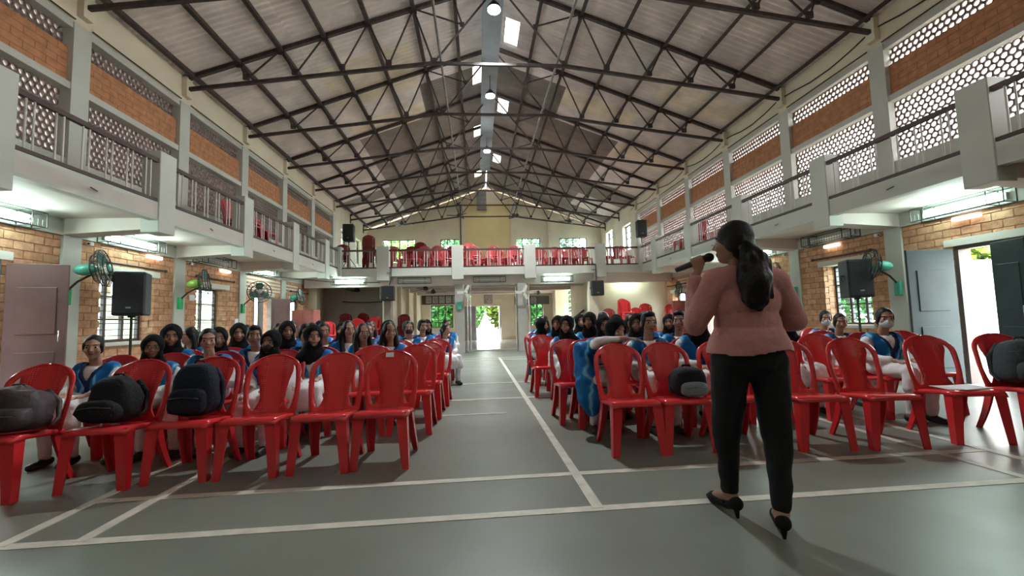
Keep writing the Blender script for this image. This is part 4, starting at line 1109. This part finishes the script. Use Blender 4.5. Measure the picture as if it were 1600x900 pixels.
def torso(g=0):
    return [('e',(0,.03,.52),(.165+g,.125+g,.105)),('e',(0,.03,.63),(.130+g,.098+g,.13)),('e',(0,.008,.735),(.150+g,.102+g,.125)),
            ('c',(-.115,.015,.792),(.115,.015,.792),.052+g,.052+g)]
ARM=[((.155,.012,.785),(.205,-.02,.605),.047,.039),((.205,-.02,.605),(.095,-.235,.590),.038,.026)]
mir=lambda p:(-p[0],p[1],p[2])
def student_body(yawd,tilt=0):
    H=Matrix.Translation((0,-.045,1.03))@Matrix.Rotation(math.radians(yawd),4,'Z')@Matrix.Rotation(math.radians(tilt),4,'X')
    P=torso()+[('c',(0,.01,.81),(0,-.03,.955),.050,.046)]+headprims(H)
    for s in (1,-1):
        f=(lambda p:p) if s>0 else mir
        for a,b_,ra,rb in ARM: P.append(('c',f(a),f(b_),ra,rb))
        P+=hand(f((.09,-.245,.588)),(-s*.35,-1,-.02),(0,0,1),-s,.92)
        P+= [('c',f((.088,.02,.505)),f((.105,-.40,.500)),.078,.058),('c',f((.105,-.40,.495)),f((.105,-.37,.09)),.056,.036),
             ('c',f((.105,-.36,.045)),f((.112,-.50,.028)),.034,.026),('c',f((.105,-.335,.04)),f((.105,-.37,.09)),.032,.036)]
    me=blob('body',P,.0068,2,None); addhp(me,H); return me,H
BODIES={y:student_body(y,t) for y,t in ((0,0),(24,4),(-24,4))}
kp=torso(.014)
for s in (1,-1):
    f=(lambda p:p) if s>0 else mir
    kp+= [('c',f(ARM[0][0]),f(ARM[0][1]),.064,.058),('c',f(ARM[1][0]),f((.118,-.185,.595)),.057,.046),
          ('c',f((.088,.02,.505)),f((.110,-.39,.500)),.090,.072),('c',f((.11,-.40,.50)),f((.12,-.42,.36)),.068,.076)]
kp+= [('e',(0,-.20,.505),(.14,.26,.085)),('e',(0,-.43,.42),(.13,.06,.12))]
KUR=blob('kurta',kp,.011,4,KURTA,0,.012,3)
LEG=[blob('legging',[('c',(s*.105,-.40,.47),(s*.105,-.372,.10),.062,.046)],.010,2,LEGG,0,.006) for s in (1,-1)]
SHO=[blob('shoe',[('c',(s*.105,-.335,.045),(s*.113,-.50,.032),.040,.031),('e',(s*.109,-.42,.016),(.040,.115,.014))],.009,2,SHOE) for s in (1,-1)]
def stole_v(seed,wide):
    me=blob('stole',torso(.034)+[('c',(s*.14,.012,.785),(s*.185,-.01,.66),.072,.068) for s in (1,-1)]+[('c',(0,.01,.80),(0,-.01,.86),.075,.062)],.011,4,STOLE,0,.014,seed)
    def keep(c):
        if c.z<.60-.05*wide: return False
        if c.y<0.02:
            neck=.02+max(0,(c.z-.66))*.42
            if abs(c.x)<neck: return False
            if abs(c.x)>.135+.05*wide+ (c.z-.7)*.35: return False
        if (c.x*c.x+(c.y)**2)**.5<.062 and c.z>.84: return False
        return abs(c.x)<.205
    return cutmesh(me,keep,-.007)
STOLES=[stole_v(1,.2),stole_v(6,1.0)]
def cowl(seed):   # navy collar below the stole
    me=blob('waistcoat',torso(.022),.012,3,NAVYV,0,.006,seed)
    return cutmesh(me,lambda c:c.z>.58 and not (c.y<0 and abs(c.x)<(c.z-.72)*.5),-.004)
VEST=cowl(2)
CAP=[('e',(0,.014,.034),(.0790,.0890,.0875)),('e',(0,.05,-.015),(.072,.056,.080))]
for s in (-1,1): CAP.append(('e',(s*.0625,-.002,.010),(.0175,.044,.060)))
HAIRS={'tied':blob('hair',CAP+[('e',(0,.105,-.02),(.042,.038,.045)),('c',(0,.10,-.05),(.03,.10,-.22),.030,.018)],.008,3,HAIR,0,.003,1),
 'long':blob('hair',CAP+[('c',(s*.070,.012,0),(s*.088,.01,-.15),.030,.040) for s in (-1,1)]+[('c',(s*.088,.01,-.15),(s*.085,-.06,-.29),.040,.030) for s in (-1,1)]+[('c',(0,.07,0),(0,.09,-.30),.068,.062)],.009,3,HAIR,0,.006,4),
 'short':blob('hair',CAP+[('e',(0,-.028,.088),(.060,.050,.034))],.008,3,HAIR,0,.004,7)}
def hij(seed):
    P=[('e',(0,.018,.018),(.094,.110,.112)),('e',(0,-.015,-.075),(.082,.088,.072)),('c',(0,.005,-.10),(0,.02,-.19),.090,.115),('e',(0,.038,-.235),(.172,.125,.105))]
    me=blob('hijab',P,.010,4,HIJAB,0,.009,seed)
    return cutmesh(me,lambda c: not (c.y<-.025 and (c.x/.056)**2+((c.z+.014)/.083)**2<1) and c.z>-.30,-.005,5)
HIJ=hij(3)
MASKM={k:cutmesh(blob('face_mask',[('e',(0,-.030,-.050),(.061,.072,.050)),('e',(0,-.075,-.030),(.022,.036,.024))],.008,3,m),lambda c:c.y<-.0,-.003) for k,m in (('dark',MASKB),('pale',MASKW))}
SPECS=MB()
for s in (-1,1): SPECS.tube([(s*.032+.021*math.cos(2*math.pi*k/12),-.098,.002+.015*math.sin(2*math.pi*k/12)) for k in range(12)],.0018,4,closed=True); SPECS.tube([(s*.053,-.096,.006),(s*.076,0,.006)],.0016,4)
SPECS.tube([(-.011,-.099,.004),(.011,-.099,.004)],.0016,4); SPECM=SPECS.mesh('spectacles',DARK)
BANDM=MB().tube([(.082*math.cos(a),-.012+.02*math.sin(a),.034+.092*math.sin(a)) for a in [math.pi*k/16 for k in range(17)]],.010,6).mesh('hair_band',PAPER)
STU=random.Random(21)
pall=set()
def student(x,y,zf,kind,label,look=0,rz=0,stole=0,skin=SKIN,specs=False):
    sc=max(.90,min(1.06,zf/1.02))
    r=empty('student',(x,y,0),rz,label,'person','seated students in white and blue uniform'); r.scale=(sc,sc,sc)
    # chair seat stays put: scaling is about the floor, so lift the seat contact by a hair only
    yw=24 if look>0 else (-24 if look<0 else 0)
    me,H=BODIES[yw]
    key=(yw,skin.name)
    if key not in pall:
        pall.add(key)
    bm_=me if skin is SKIN else BOD2[yw]
    b=link('body',bm_,r)
    link('kurta',KUR,r)
    for q in LEG: link('legging',q,r)
    for q in SHO: link('shoe',q,r)
    link('stole',STOLES[stole],r)
    if kind!='hijab': link('waistcoat',VEST,r)
    def hd(n,m_): o=link(n,m_,r); o.matrix_local=H; return o
    if kind in ('hijab','niqab'): hd('hijab',HIJ)
    elif kind in ('mask','pmask'): hd('hair',HAIRS['tied'])
    else: hd('hair',HAIRS[kind])
    if kind in ('mask','niqab'): hd('face_mask',MASKM['dark'])
    if kind=='pmask': hd('face_mask',MASKM['pale'])
    if specs: hd('spectacles',SPECM)
    if 'hair band' in label: hd('hair_band',BANDM)
    return r
for y in BODIES: BODIES[y][0].materials.append(SKIN)
BOD2={}
for y in BODIES:
    BOD2[y]=BODIES[y][0].copy(); BOD2[y].materials.clear(); BOD2[y].materials.append(SKIN2)
# the photo's students: x, y, face height, look, kind, description
ST=[
(-3.58,4.38,.97,1,'tied','girl with tied hair, leftmost of the left block beside the maroon door leaf',0,1),
(-3.12,4.46,.95,1,'hijab','girl in a black scarf and spectacles in the second row, behind the slumped black backpack',1,0),
(-2.64,4.50,1.0,1,'tied','girl with tied hair in the second row, behind the tall navy backpack',0,1),
(-2.03,4.46,.96,0,'niqab','girl in black scarf and dark face mask behind the empty fourth front chair',0,0),
(-2.56,5.22,1.02,1,'short','girl with cropped hair between the masked girl and the third chair',1,0),
(-3.38,5.10,1.04,1,'hijab','girl in black scarf half hidden behind the girl with spectacles',0,0),
(-2.02,5.28,1.02,1,'tied','girl looking over the shoulder of the masked girl',1,0),
(-1.76,4.82,1.0,1,'hijab','girl with a pale face in a long black scarf behind the fifth front chair',0,1),
(-1.43,5.55,1.01,1,'long','girl with long dark hair in the third row, second from the left aisle chairs',0,0),
(-1.08,5.42,1.02,1,'long','long haired girl in shadow by the left aisle chairs',1,0),
(-3.78,6.05,1.02,-1,'long','girl turned sideways below the second left window',0,0),
(-3.10,5.92,1.04,1,'hijab','girl in a wide black scarf before the third left column',0,0),
(-2.52,5.98,1.05,1,'hijab','girl in black scarf in the fourth row, left of the pale faced girl',1,0),
(-2.10,6.12,1.03,1,'tied','girl in the fourth row just right of the pale scarf girl',0,0),
(-1.78,6.15,1.05,1,'long','light faced girl with long hair in the fourth row, centre of the left block',1,1),
(-1.30,6.40,1.03,0,'hijab','girl in black scarf in the fourth row behind the left aisle chairs',0,0),
(-3.15,7.15,1.04,1,'pmask','girl with a pale face mask before the open far left door',0,0),
(-1.76,7.10,1.02,1,'tied','girl in the fifth row, small face between two dark scarves',1,1),
(-1.12,7.20,1.03,0,'mask','girl with a dark face mask in the fifth row by the lobby wall edge',0,0),
(-.98,7.75,1.05,1,'short','girl with short hair in front of the lobby side wall',1,0),
(-3.34,8.1,1.08,1,'tied','girl in the sixth row in front of the pink cabinet, left one',0,0),
(-2.85,8.1,1.06,1,'hijab','girl in black scarf in the sixth row in front of the pink cabinet',1,0),
(-2.35,8.15,1.03,0,'tied','girl in the sixth row before the left alcove chairs, left one',0,0),
(-2.0,8.3,1.05,1,'long','girl in the sixth row before the left alcove chairs, right one',1,0),
(-1.0,8.65,1.04,1,'hijab','girl in black scarf in the rear of the left block, left of the aisle girl',0,0),
(-1.35,8.4,1.03,1,'tied','girl in the rear of the left block before the dark red stack',1,0),
(-.62,8.15,.97,1,'tied','girl seated at the left aisle, knees toward the aisle',0,0),
(-.66,9.2,1.05,1,'tied','girl directly behind the aisle girl, last on the left aisle',1,0),
(1.82,4.52,1.05,0,'short','girl with short hair and blue shawl facing the camera, behind the satchel chair',1,0),
(2.36,4.5,1.06,-1,'niqab','girl in black veil and blue shawl beside the standing speaker',1,0),
(2.42,5.05,1.06,-1,'short','boyish looking student with cropped hair behind the veiled girl',1,1),
(2.04,5.45,1.03,-1,'hijab','girl in black scarf in the third row, behind the leaning girl\'s right arm',1,0),
(2.35,5.95,1.07,0,'tied','girl peeping out behind the cropped haired student',0,0),
(2.02,6.2,1.03,0,'niqab','masked girl in the fourth row of the right block',1,0),
(1.55,5.25,1.02,0,'hijab','girl in scarf hidden directly behind the leaning girl',0,0),
(1.20,5.80,1.03,-1,'hijab','girl in a black scarf looking to the right at the right aisle, third chair back',1,0),
(1.66,6.35,1.07,-1,'hijab','girl in a tall black scarf in the fourth row right of the aisle',1,0),
(1.98,6.75,1.10,0,'tied','girl with a pale hair band in the fifth row of the right block',0,0),
(1.52,7.55,1.03,-1,'tied','girl with tied hair looking left in the sixth row of the right block',1,1),
(1.92,8.0,1.06,0,'hijab','small faced girl in black scarf before the bright red stack',1,1),
(1.62,8.25,1.05,-1,'tied','girl in the rear of the right block before the cream pilaster',0,0),
(1.38,8.95,1.07,-1,'long','girl in the last row of the right block with her hair over her shoulder',0,0),
(1.35,9.65,1.03,-1,'tied','girl in the last row by the right lobby window, left one',1,0),
(1.12,7.65,1.01,1,'hijab','girl in black scarf seated sideways at the right aisle with a hanging blue shawl',1,0),
(4.66,5.25,.98,-1,'tied','girl with tied hair behind the second chair right of the speaker',0,0),
(4.44,4.42,1.03,-1,'pmask','student with a pale mask near the open slate door',0,0),
(5.15,6.05,1.02,-1,'pmask','girl with a pale face mask under the right barred window',1,0),
(3.74,5.0,1.0,-1,'hijab','girl partly hidden by the standing speaker\'s right elbow',1,0),
(2.9,5.6,1.0,-1,'tied','girl mostly hidden behind the standing speaker',0,0),
(3.0,6.6,1.02,-1,'hijab','girl in black scarf far behind the standing speaker',0,0),
(-3.0,5.3,1.0,1,'hijab','girl in black scarf in the third row behind the tall navy backpack',1,0),
(-3.55,7.0,1.03,1,'tied','girl in the fifth row below the third left column',0,0),
(-2.62,7.1,1.04,1,'long','girl with long hair in the fifth row before the open maroon leaf',0,0),
(-2.18,7.2,1.03,0,'hijab','girl in black scarf in the fifth row, middle of the left block',1,0),
(-1.55,7.75,1.04,1,'hijab','girl in black scarf in the sixth row before the brown lobby column',0,0),
(1.30,7.0,1.04,-1,'hijab','girl in black scarf in the fifth row near the right aisle',1,0),
(2.55,7.1,1.05,0,'long','girl with long hair in the sixth row before the bright red stacks',0,0),
(2.9,8.0,1.06,-1,'tied','girl in the seventh row before the middle red stack',1,0),
(2.3,8.9,1.06,-1,'hijab','girl in black scarf in the last row before the cream lobby column',0,0),
]
def short(t):
    w=t.replace(',','').split()[:16]
    while w[-1] in ('the','a','of','in','and','by','with','before','behind','at','her','left','right','just','over','to','standing','small'): w.pop()
    return ' '.join(w)
for i,(x,y,z,lk,kd,lb_,sto,sk) in enumerate(ST):
    rz=math.radians((6 if lk>0 else -6 if lk<0 else 0)+STU.uniform(-4,4))
    if 'sideways' in lb_ and x>0: rz=.6
    if 'knees toward' in lb_: rz=.45
    student(x,y,z,kd,lb_,lk,rz,sto,SKIN2 if sk else SKIN,'spectacles' in lb_)
    chair(x,y+.01,rz*.6,short('red chair under the '+lb_),'red plastic chairs set out in rows')

# girl leaning her arm on the chair in front of her
def leaning():
    r=empty('student',(1.24,4.66,0),0,'girl in black headscarf leaning forward, arm along the front chair back, blue shawl hanging','person','seated students in white and blue uniform')
    H=Matrix.Translation((.15,-.40,1.0))@Matrix.Rotation(math.radians(20),4,'Z')@Matrix.Rotation(math.radians(14),4,'X')@Matrix.Rotation(math.radians(10),4,'Y')
    def T(g): return [('e',(0,.03,.52),(.165+g,.125+g,.105)),('e',(.01,-.03,.62),(.130+g,.100+g,.13)),('e',(.03,-.13,.72),(.150+g,.105+g,.125)),('c',(-.09,-.19,.79),(.15,-.17,.80),.052+g,.052+g)]
    A=[((-.12,-.20,.79),(-.09,-.52,.885),.047,.040),((-.09,-.52,.895),(.16,-.625,.925),.040,.028)]
    B=[((.17,-.17,.79),(.22,-.25,.60),.047,.040),((.22,-.25,.60),(.10,-.42,.59),.038,.027)]
    P=T(0)+[('c',(.05,-.2,.81),(.12,-.34,.93),.05,.046)]+headprims(H)+[('c',)+q for q in A+B]
    P+=hand((.17,-.628,.927),(1,-.15,-.05),(0,0,1),1,.95,.25)+hand((.095,-.43,.588),(-.3,-1,0),(0,0,1),-1,.92)
    K=T(.012)+[('c',a,b_,ra+.010,rb+.009) for a,b_,ra,rb in A[:1]+B]+[('c',A[1][0],(.10,-.605,.921),.044,.036)]
    for s in (1,-1):
        P+= [('c',(s*.088,.02,.505),(s*.105,-.40,.50),.078,.058),('c',(s*.105,-.40,.495),(s*.105,-.37,.09),.056,.036),('c',(s*.105,-.345,.045),(s*.112,-.50,.028),.034,.026)]
        K+= [('c',(s*.088,.02,.505),(s*.112,-.38,.502),.092,.082),('c',(s*.11,-.40,.49),(s*.12,-.40,.34),.075,.080)]
    K+= [('e',(0,-.18,.505),(.14,.25,.085))]
    me=blob('body',P,.0068,2,SKIN2); addhp(me,H); link('body',me,r)
    link('kurta',blob('kurta',K,.011,3,KURTA,0,.010,5),r); [link('legging',q,r) for q in LEG]; [link('shoe',q,r) for q in SHO]
    h=link('hijab',HIJ,r); h.matrix_local=H
    ps=T(.036)+[('c',(-.12,-.20,.79),(-.10,-.40,.86),.075,.068),('c',(.17,-.17,.79),(.20,-.22,.68),.07,.066),('c',(-.17,-.20,.80),(-.16,-.44,.36),.085,.120),('c',(-.16,-.44,.36),(-.15,-.46,.24),.120,.07)]
    st=blob('stole',ps,.011,4,STOLE,0,.016,9)
    link('stole',cutmesh(st,lambda c:(c.x<-.05 or c.z>.64) and not(abs(c.x-.04)<.06 and c.y<-.25 and c.z>.6),-.006),r)
    chair(1.24,4.68,.02,'red chair under the leaning girl in black headscarf','red plastic chairs set out in rows')
leaning()
# hanging shawl of the girl seated sideways at the right aisle
b=MB(); n=6; rows=9
for j in range(rows+1):
    v=j/rows
    for i in range(n+1):
        u=i/n; b.v.append((.93-.05*v+.16*u*(1-.2*v)*.8,7.70+.12*u+.03*math.sin(6*u+2*v),.86-.72*v))
for j in range(rows):
    for i in range(n): b.f.append((j*(n+1)+i,j*(n+1)+i+1,(j+1)*(n+1)+i+1,(j+1)*(n+1)+i)); b.sm.append(True)
tag(link('shawl',solid(b,'shawl',STOLE,.008)),'blue shawl hanging to the floor beside the right aisle chair','shawl')

# ------------------------------------------------------------------ the standing speaker
def speaker_woman():
    r=empty('person',(1.49,2.30,0),0,'standing woman in pink jacket, black trousers and heels, speaking, back to camera','person')
    SKN=SKIN2
    PINK=mat('jacket_pink',(.42,.19,.175),.75,.25,nscale=40,namt=.06,bump=.25,bscale=90); TROU=mat('trousers_black',(.008,.008,.009),.8,.25)
    HEEL=mat('suede_black',(.008,.008,.008),.8,.2)
    H=Matrix.Translation((-.03,.02,1.535))@Matrix.Rotation(math.radians(180+38),4,'Z')@Matrix.Rotation(math.radians(-2),4,'X')@Matrix.Scale(1.05,4)
    LS,LE,LW=(-.155,.015,1.315),(-.265,.05,1.075),(-.185,.165,1.365)
    RS_,RE,RW=(.195,.0,1.305),(.310,.02,1.085),(.215,.235,1.05)
    Lh,Lk,La=(-.085,.03,.86),(-.105,.075,.46),(-.075,.125,.105)
    Rh,Rk,Ra=(.115,.0,.86),(.105,-.055,.45),(.045,-.125,.105)
    def tor(g): return [('e',(.015,.01,.90),(.185+g,.135+g,.13)),('e',(.02,.015,1.07),(.155+g,.115+g,.15)),('e',(.02,.015,1.21),(.170+g,.110+g,.14)),('c',(-.125,.01,1.315),(.165,.0,1.305),.058+g,.058+g)]
    P=tor(0)+[('c',(.01,.01,1.34),(-.02,.02,1.46),.052,.048)]+headprims(H)
    P+= [('c',LS,LE,.054,.046),('c',LE,LW,.043,.030),('c',RS_,RE,.054,.046),('c',RE,RW,.043,.030)]
    P+= [('c',Lh,Lk,.098,.065),('c',Lk,La,.062,.040),('c',Rh,Rk,.098,.065),('c',Rk,Ra,.062,.040)]
    ft=lambda a,t:[('c',a,(t[0],t[1],.035),.038,.028),('c',a,(a[0]*2-t[0]*1.0-(a[0]-t[0])*.75,a[1]-(t[1]-a[1])*.22,.075),.038,.034)]
    Lt,Rt=(-.085,.285,.035),(.125,.025,.035)
    P+=ft(La,Lt)+ft(Ra,Rt)
    # left hand closed round the microphone, right hand half open in front
    mic0,mic1=Vector((-.285,.215,1.405)),Vector((-.10,.135,1.475)); md=(mic1-mic0).normalized(); mc=mic0.lerp(mic1,.62)
    w=Vector(LW); up=Vector((0,0,1)); sd=md.cross(up).normalized(); u3=sd.cross(md)
    P.append(('c',w,mc-u3*.03+sd*.0,.028,.027))
    for k in range(4):
        c=mc+md*(k-1.5)*.019; prev=None
        for j in range(5):
            a=math.radians(-110+62*j); q=c+(sd*math.cos(a)+u3*math.sin(a))*.027
            if prev is not None: P.append(('c',prev,q,.0098-.0004*j,.0094-.0004*j))
            prev=q
    P+= [('c',mc-u3*.03-sd*.015,mc-sd*.03+md*.02,.013,.011),('c',mc-sd*.03+md*.02,mc-sd*.02+u3*.02+md*.045,.0105,.009)]
    P+=hand(RW,(-.6,.6,-.1),(0,0,1),-1,1.0,.4)
    me=blob('body',P,.0065,2,SKN); addhp(me,H); link('body',me,r)
    J=[('e',(.015,.01,.93),(.196,.150,.14)),('e',(.02,.015,1.07),(.178,.136,.16)),('e',(.02,.015,1.20),(.190,.130,.15)),('c',(-.125,.01,1.315),(.165,.0,1.305),.078,.078)]+[('c',LS,LE,.070,.056),('c',LE,tuple(Vector(LE).lerp(Vector(LW),.86)),.055,.043),('c',RS_,RE,.070,.057),('c',RE,tuple(Vector(RE).lerp(Vector(RW),.9)),.056,.044),
      ('e',(.018,.008,.875),(.232,.172,.27)),('c',(-.05,.012,1.34),(.075,.008,1.335),.066,.066)]
    j=blob('jacket',J,.0085,6,PINK,0,.006,2)
    link('jacket',cutmesh(j,lambda c:c.z>.918+.012*math.sin(c.x*14) and not (c.z>1.385 and (c.x-.0)**2+(c.y-.01)**2<.058**2),-.006,4),r)
    HEM=MB().tube([(.02+.213*math.cos(a),.01+.163*math.sin(a),.922+.004*math.sin(5*a)) for a in [2*math.pi*k/28 for k in range(28)]],.007,6,closed=True)
    T=[('e',(.015,.01,.895),(.192,.142,.125)),('c',Lh,Lk,.106,.074),('c',Lk,(La[0]-.003,La[1]-.002,.15),.070,.048),('c',Rh,Rk,.106,.074),('c',Rk,(Ra[0]+.002,Ra[1],.15),.070,.050)]
    link('trousers',blob('trousers',T,.009,4,TROU,0,.007,4),r)
    for a,t,s in ((La,Lt,-1),(Ra,Rt,1)):
        A=Vector((a[0],a[1],0)); Tt=Vector((t[0],t[1],0)); d=(Tt-A).normalized(); hb=A-d*.045
        sh=blob('shoe',[('c',hb+Vector((0,0,.075)),A+d*.02+Vector((0,0,.062)),.036,.034),('c',A+d*.02+Vector((0,0,.055)),Tt+d*.005+Vector((0,0,.030)),.034,.033),('c',Tt+Vector((0,0,.028)),Tt+d*.055+Vector((0,0,.018)),.030,.015)],.007,3,HEEL)
        sh=cutmesh(sh,lambda c: not (c.z>.062 and (c-Vector((0,0,c.z))-(A+d*.045)).length<.058 and (c.xy-A.xy).dot(d.xy)>-.005),-.003,3)
        so=link('shoe',sh,r); MB().tube([hb+Vector((0,0,.06)),hb-d*.008+Vector((0,0,.0))],[.020,.008],8).build('heel',HEEL,so)
    cap=[('e',(0,.014,.033),(.082,.094,.092)),('e',(0,.05,-.02),(.076,.060,.085))]+[('e',(s*.062,.03,.0),(.026,.055,.06)) for s in (-1,1)]
    capH=blob('hair',cap,.007,3,HAIR,0,.003,2); capO=link('hair',capH,r); capO.matrix_local=H
    PT=[('c',(-.015,-.075,1.50),(-.010,-.115,1.43),.045,.065),('c',(-.010,-.115,1.43),(-.015,-.130,1.31),.066,.086),('c',(-.015,-.130,1.31),(-.012,-.135,1.21),.086,.062),('c',(-.012,-.135,1.21),(.0,-.135,1.155),.058,.022),('c',(.03,-.12,1.36),(.045,-.125,1.24),.045,.035),('c',(-.065,-.125,1.30),(-.07,-.125,1.21),.042,.022)]
    for k in range(12):
        q=STU.uniform(-1,1); z0=STU.uniform(1.36,1.46); PT.append(('c',(-.014+.07*q,-.135-.035*(1-q*q),z0),(-.012+.085*q*STU.uniform(.4,1),-.14-.03*(1-q*q),z0-STU.uniform(.10,.19)),.022,.016))
    link('ponytail',blob('ponytail',PT,.0075,3,HAIR,0,.012,6),r)
    MB().tube([(-.012+.04*math.cos(a),-.078+.01*math.sin(a),1.495+.04*math.sin(a)) for a in [2*math.pi*k/14 for k in range(14)]],.009,6,closed=True).build('hair_tie',DARK,r)
    for s in (-1,1): pass
    m=empty('microphone',tuple(Vector((1.49,2.30,0))+mic0),0,'black handheld microphone held to the mouth of the standing woman','microphone')
    L=(mic1-mic0).length
    q=md.to_track_quat('Z','Y').to_matrix().to_4x4()
    MB().tube([(0,0,0),(0,0,.01),(0,0,L-.05),(0,0,L-.03)],[.013,.016,.020,.022],14).build('handle',DARK,m,q)
    MB().ell((0,0,L-.012),(.027,.027,.030),16,10).build('mesh_head',GRILLE,m,q)
speaker_woman()
bpy.data.scenes.remove(TMP)

# ------------------------------------------------------------------ outside the hall
LEAF=[mat('leaf_a',(.035,.115,.022),.6,.3,nscale=1.2,namt=.5),mat('leaf_b',(.10,.17,.02),.6,.3,nscale=1.2,namt=.5),mat('leaf_c',(.02,.06,.018),.6,.3,nscale=1.2,namt=.4)]
BARK=mat('bark',(.12,.08,.05),.9,.2,nscale=8,namt=.3)
OR=random.Random(31)
def tree(x,y,h,rad,k,label,n=900,leaf=.22,base=.35):
    t=empty('tree',(x,y,-.12),0,label,'tree','trees outside the hall')
    MB().tube([(0,0,0),(.05,.03,h*.3),(0,0,h*.7)],[.14,.11,.05],8).build('trunk',BARK,t)
    b=MB()
    for _ in range(n):
        v=Vector((OR.gauss(0,1),OR.gauss(0,1),OR.gauss(0,1))).normalized()*OR.uniform(.55,1)
        c=Vector((v.x*rad,v.y*rad,h*base+(v.z*.5+.5)*h*(1-base)))
        u=Vector((OR.uniform(-1,1),OR.uniform(-1,1),OR.uniform(-1,1))).normalized(); w=u.orthogonal().normalized()
        b.add([c-u*leaf*.5,c+w*leaf*.28,c+u*leaf*.5,c-w*leaf*.28],[(0,1,2,3)])
    tag(b.build('foliage',LEAF[k],t),kind='stuff')
for i,(x,y,h,r_,k,l) in enumerate(((-.9,31,4.2,1.4,0,'green garden tree behind the open rear door, left'),(2.2,33,5.0,1.8,1,'yellow green garden tree behind the open rear door, right'),(-2.7,31,5,1.5,0,'leafy tree outside the left lobby window'),(4.6,31,5.5,1.6,0,'leafy tree outside the right lobby window'),
    (-6,36,9,2.6,1,'tall tree outside the leftmost gable window'),(-2.6,38,11,2.4,0,'tall tree behind the second gable window'),(3.9,38,11,2.6,0,'tall tree behind the third gable window'),(6.5,34,8.6,2.6,2,'tall tree outside the rightmost gable window'),
    (19.6,15.7,5.2,1.5,1,'sunlit tree beyond the white outbuilding on the right'),(24.5,19.2,6.5,2.2,0,'dense tree far behind the parked vehicle'),(22,24,6,2.4,0,'tree at the right yard corner'),
    (-16.5,7,14,3.2,2,'added dark tree shading the left vents, nearest'),(-17,13.5,15,3.2,2,'added dark tree shading the left vents, middle'),(-16.5,20.5,14,3.2,2,'added dark tree shading the left vents, farthest'),(-17,.5,15,3.2,2,'added dark tree shading the left vents, behind the camera line'))):  # trees on this line are added, unseen, to block sky behind the left vents
    tree(x,y,h,r_,k,l,2600,.42,.3 if h>12 else .08)
ob=empty('outbuilding',(14.2,11.1,-.12),0,'white outbuilding with a small brown sign in the right yard','building')
YW=mat('yard_white_wall',(.42,.41,.38),.8,.2)
box('wall',-1.2,.6,-.75,1.4,0,2.3,YW,ob); box('roof_slab',-1.4,2.0,-1.1,1.6,2.3,2.48,YW,ob); box('post',1.7,1.86,-.95,-.8,0,2.3,YW,ob)
box('sign_board',-1.26,-1.2,-.45,.15,1.75,2.05,mat('sign_brown',(.20,.09,.06),.7,.3),ob)
vh=empty('vehicle',(16.6,12.5,-.12),.25,'red and white vehicle parked beyond the open right door','vehicle')
VR=mat('vehicle_red',(.22,.015,.02),.35,.5); VW=mat('vehicle_white',(.30,.30,.31),.35,.5)
MB().bbox(-1.0,1.0,-.7,.7,.3,.75,.08).build('body',VW,vh)
MB().add([(-.9,-.65,.75),(.8,-.65,.75),(.8,.65,.75),(-.9,.65,.75),(-.5,-.55,1.35),(.6,-.55,1.35),(.6,.55,1.35),(-.5,.55,1.35)],[(0,1,5,4),(1,2,6,5),(2,3,7,6),(3,0,4,7),(4,5,6,7)]).build('cabin',VR,vh)
MB().add([(-.93,-.5,.85),(-.93,.5,.85),(-.62,.45,1.25),(-.62,-.45,1.25)],[(0,1,2,3)]).build('windscreen',mat('dark_glass',(.03,.04,.045),.15,.5),vh)
for sx in (-.65,.65):
    for sy in (-.68,.68): MB().disc((sx,sy-.07,.28),(0,1,0),.28,.14,16).build('wheel',BLACKP,vh)
cw=tag(MB().box(-12.2,-12.0,-4,26,-.12,2.3).build('compound_wall',mat('compound_wall_paint',(.62,.60,.42),.85,.2,nscale=1.5,namt=.08)),'pale yellow compound wall along the left yard',kind='structure')
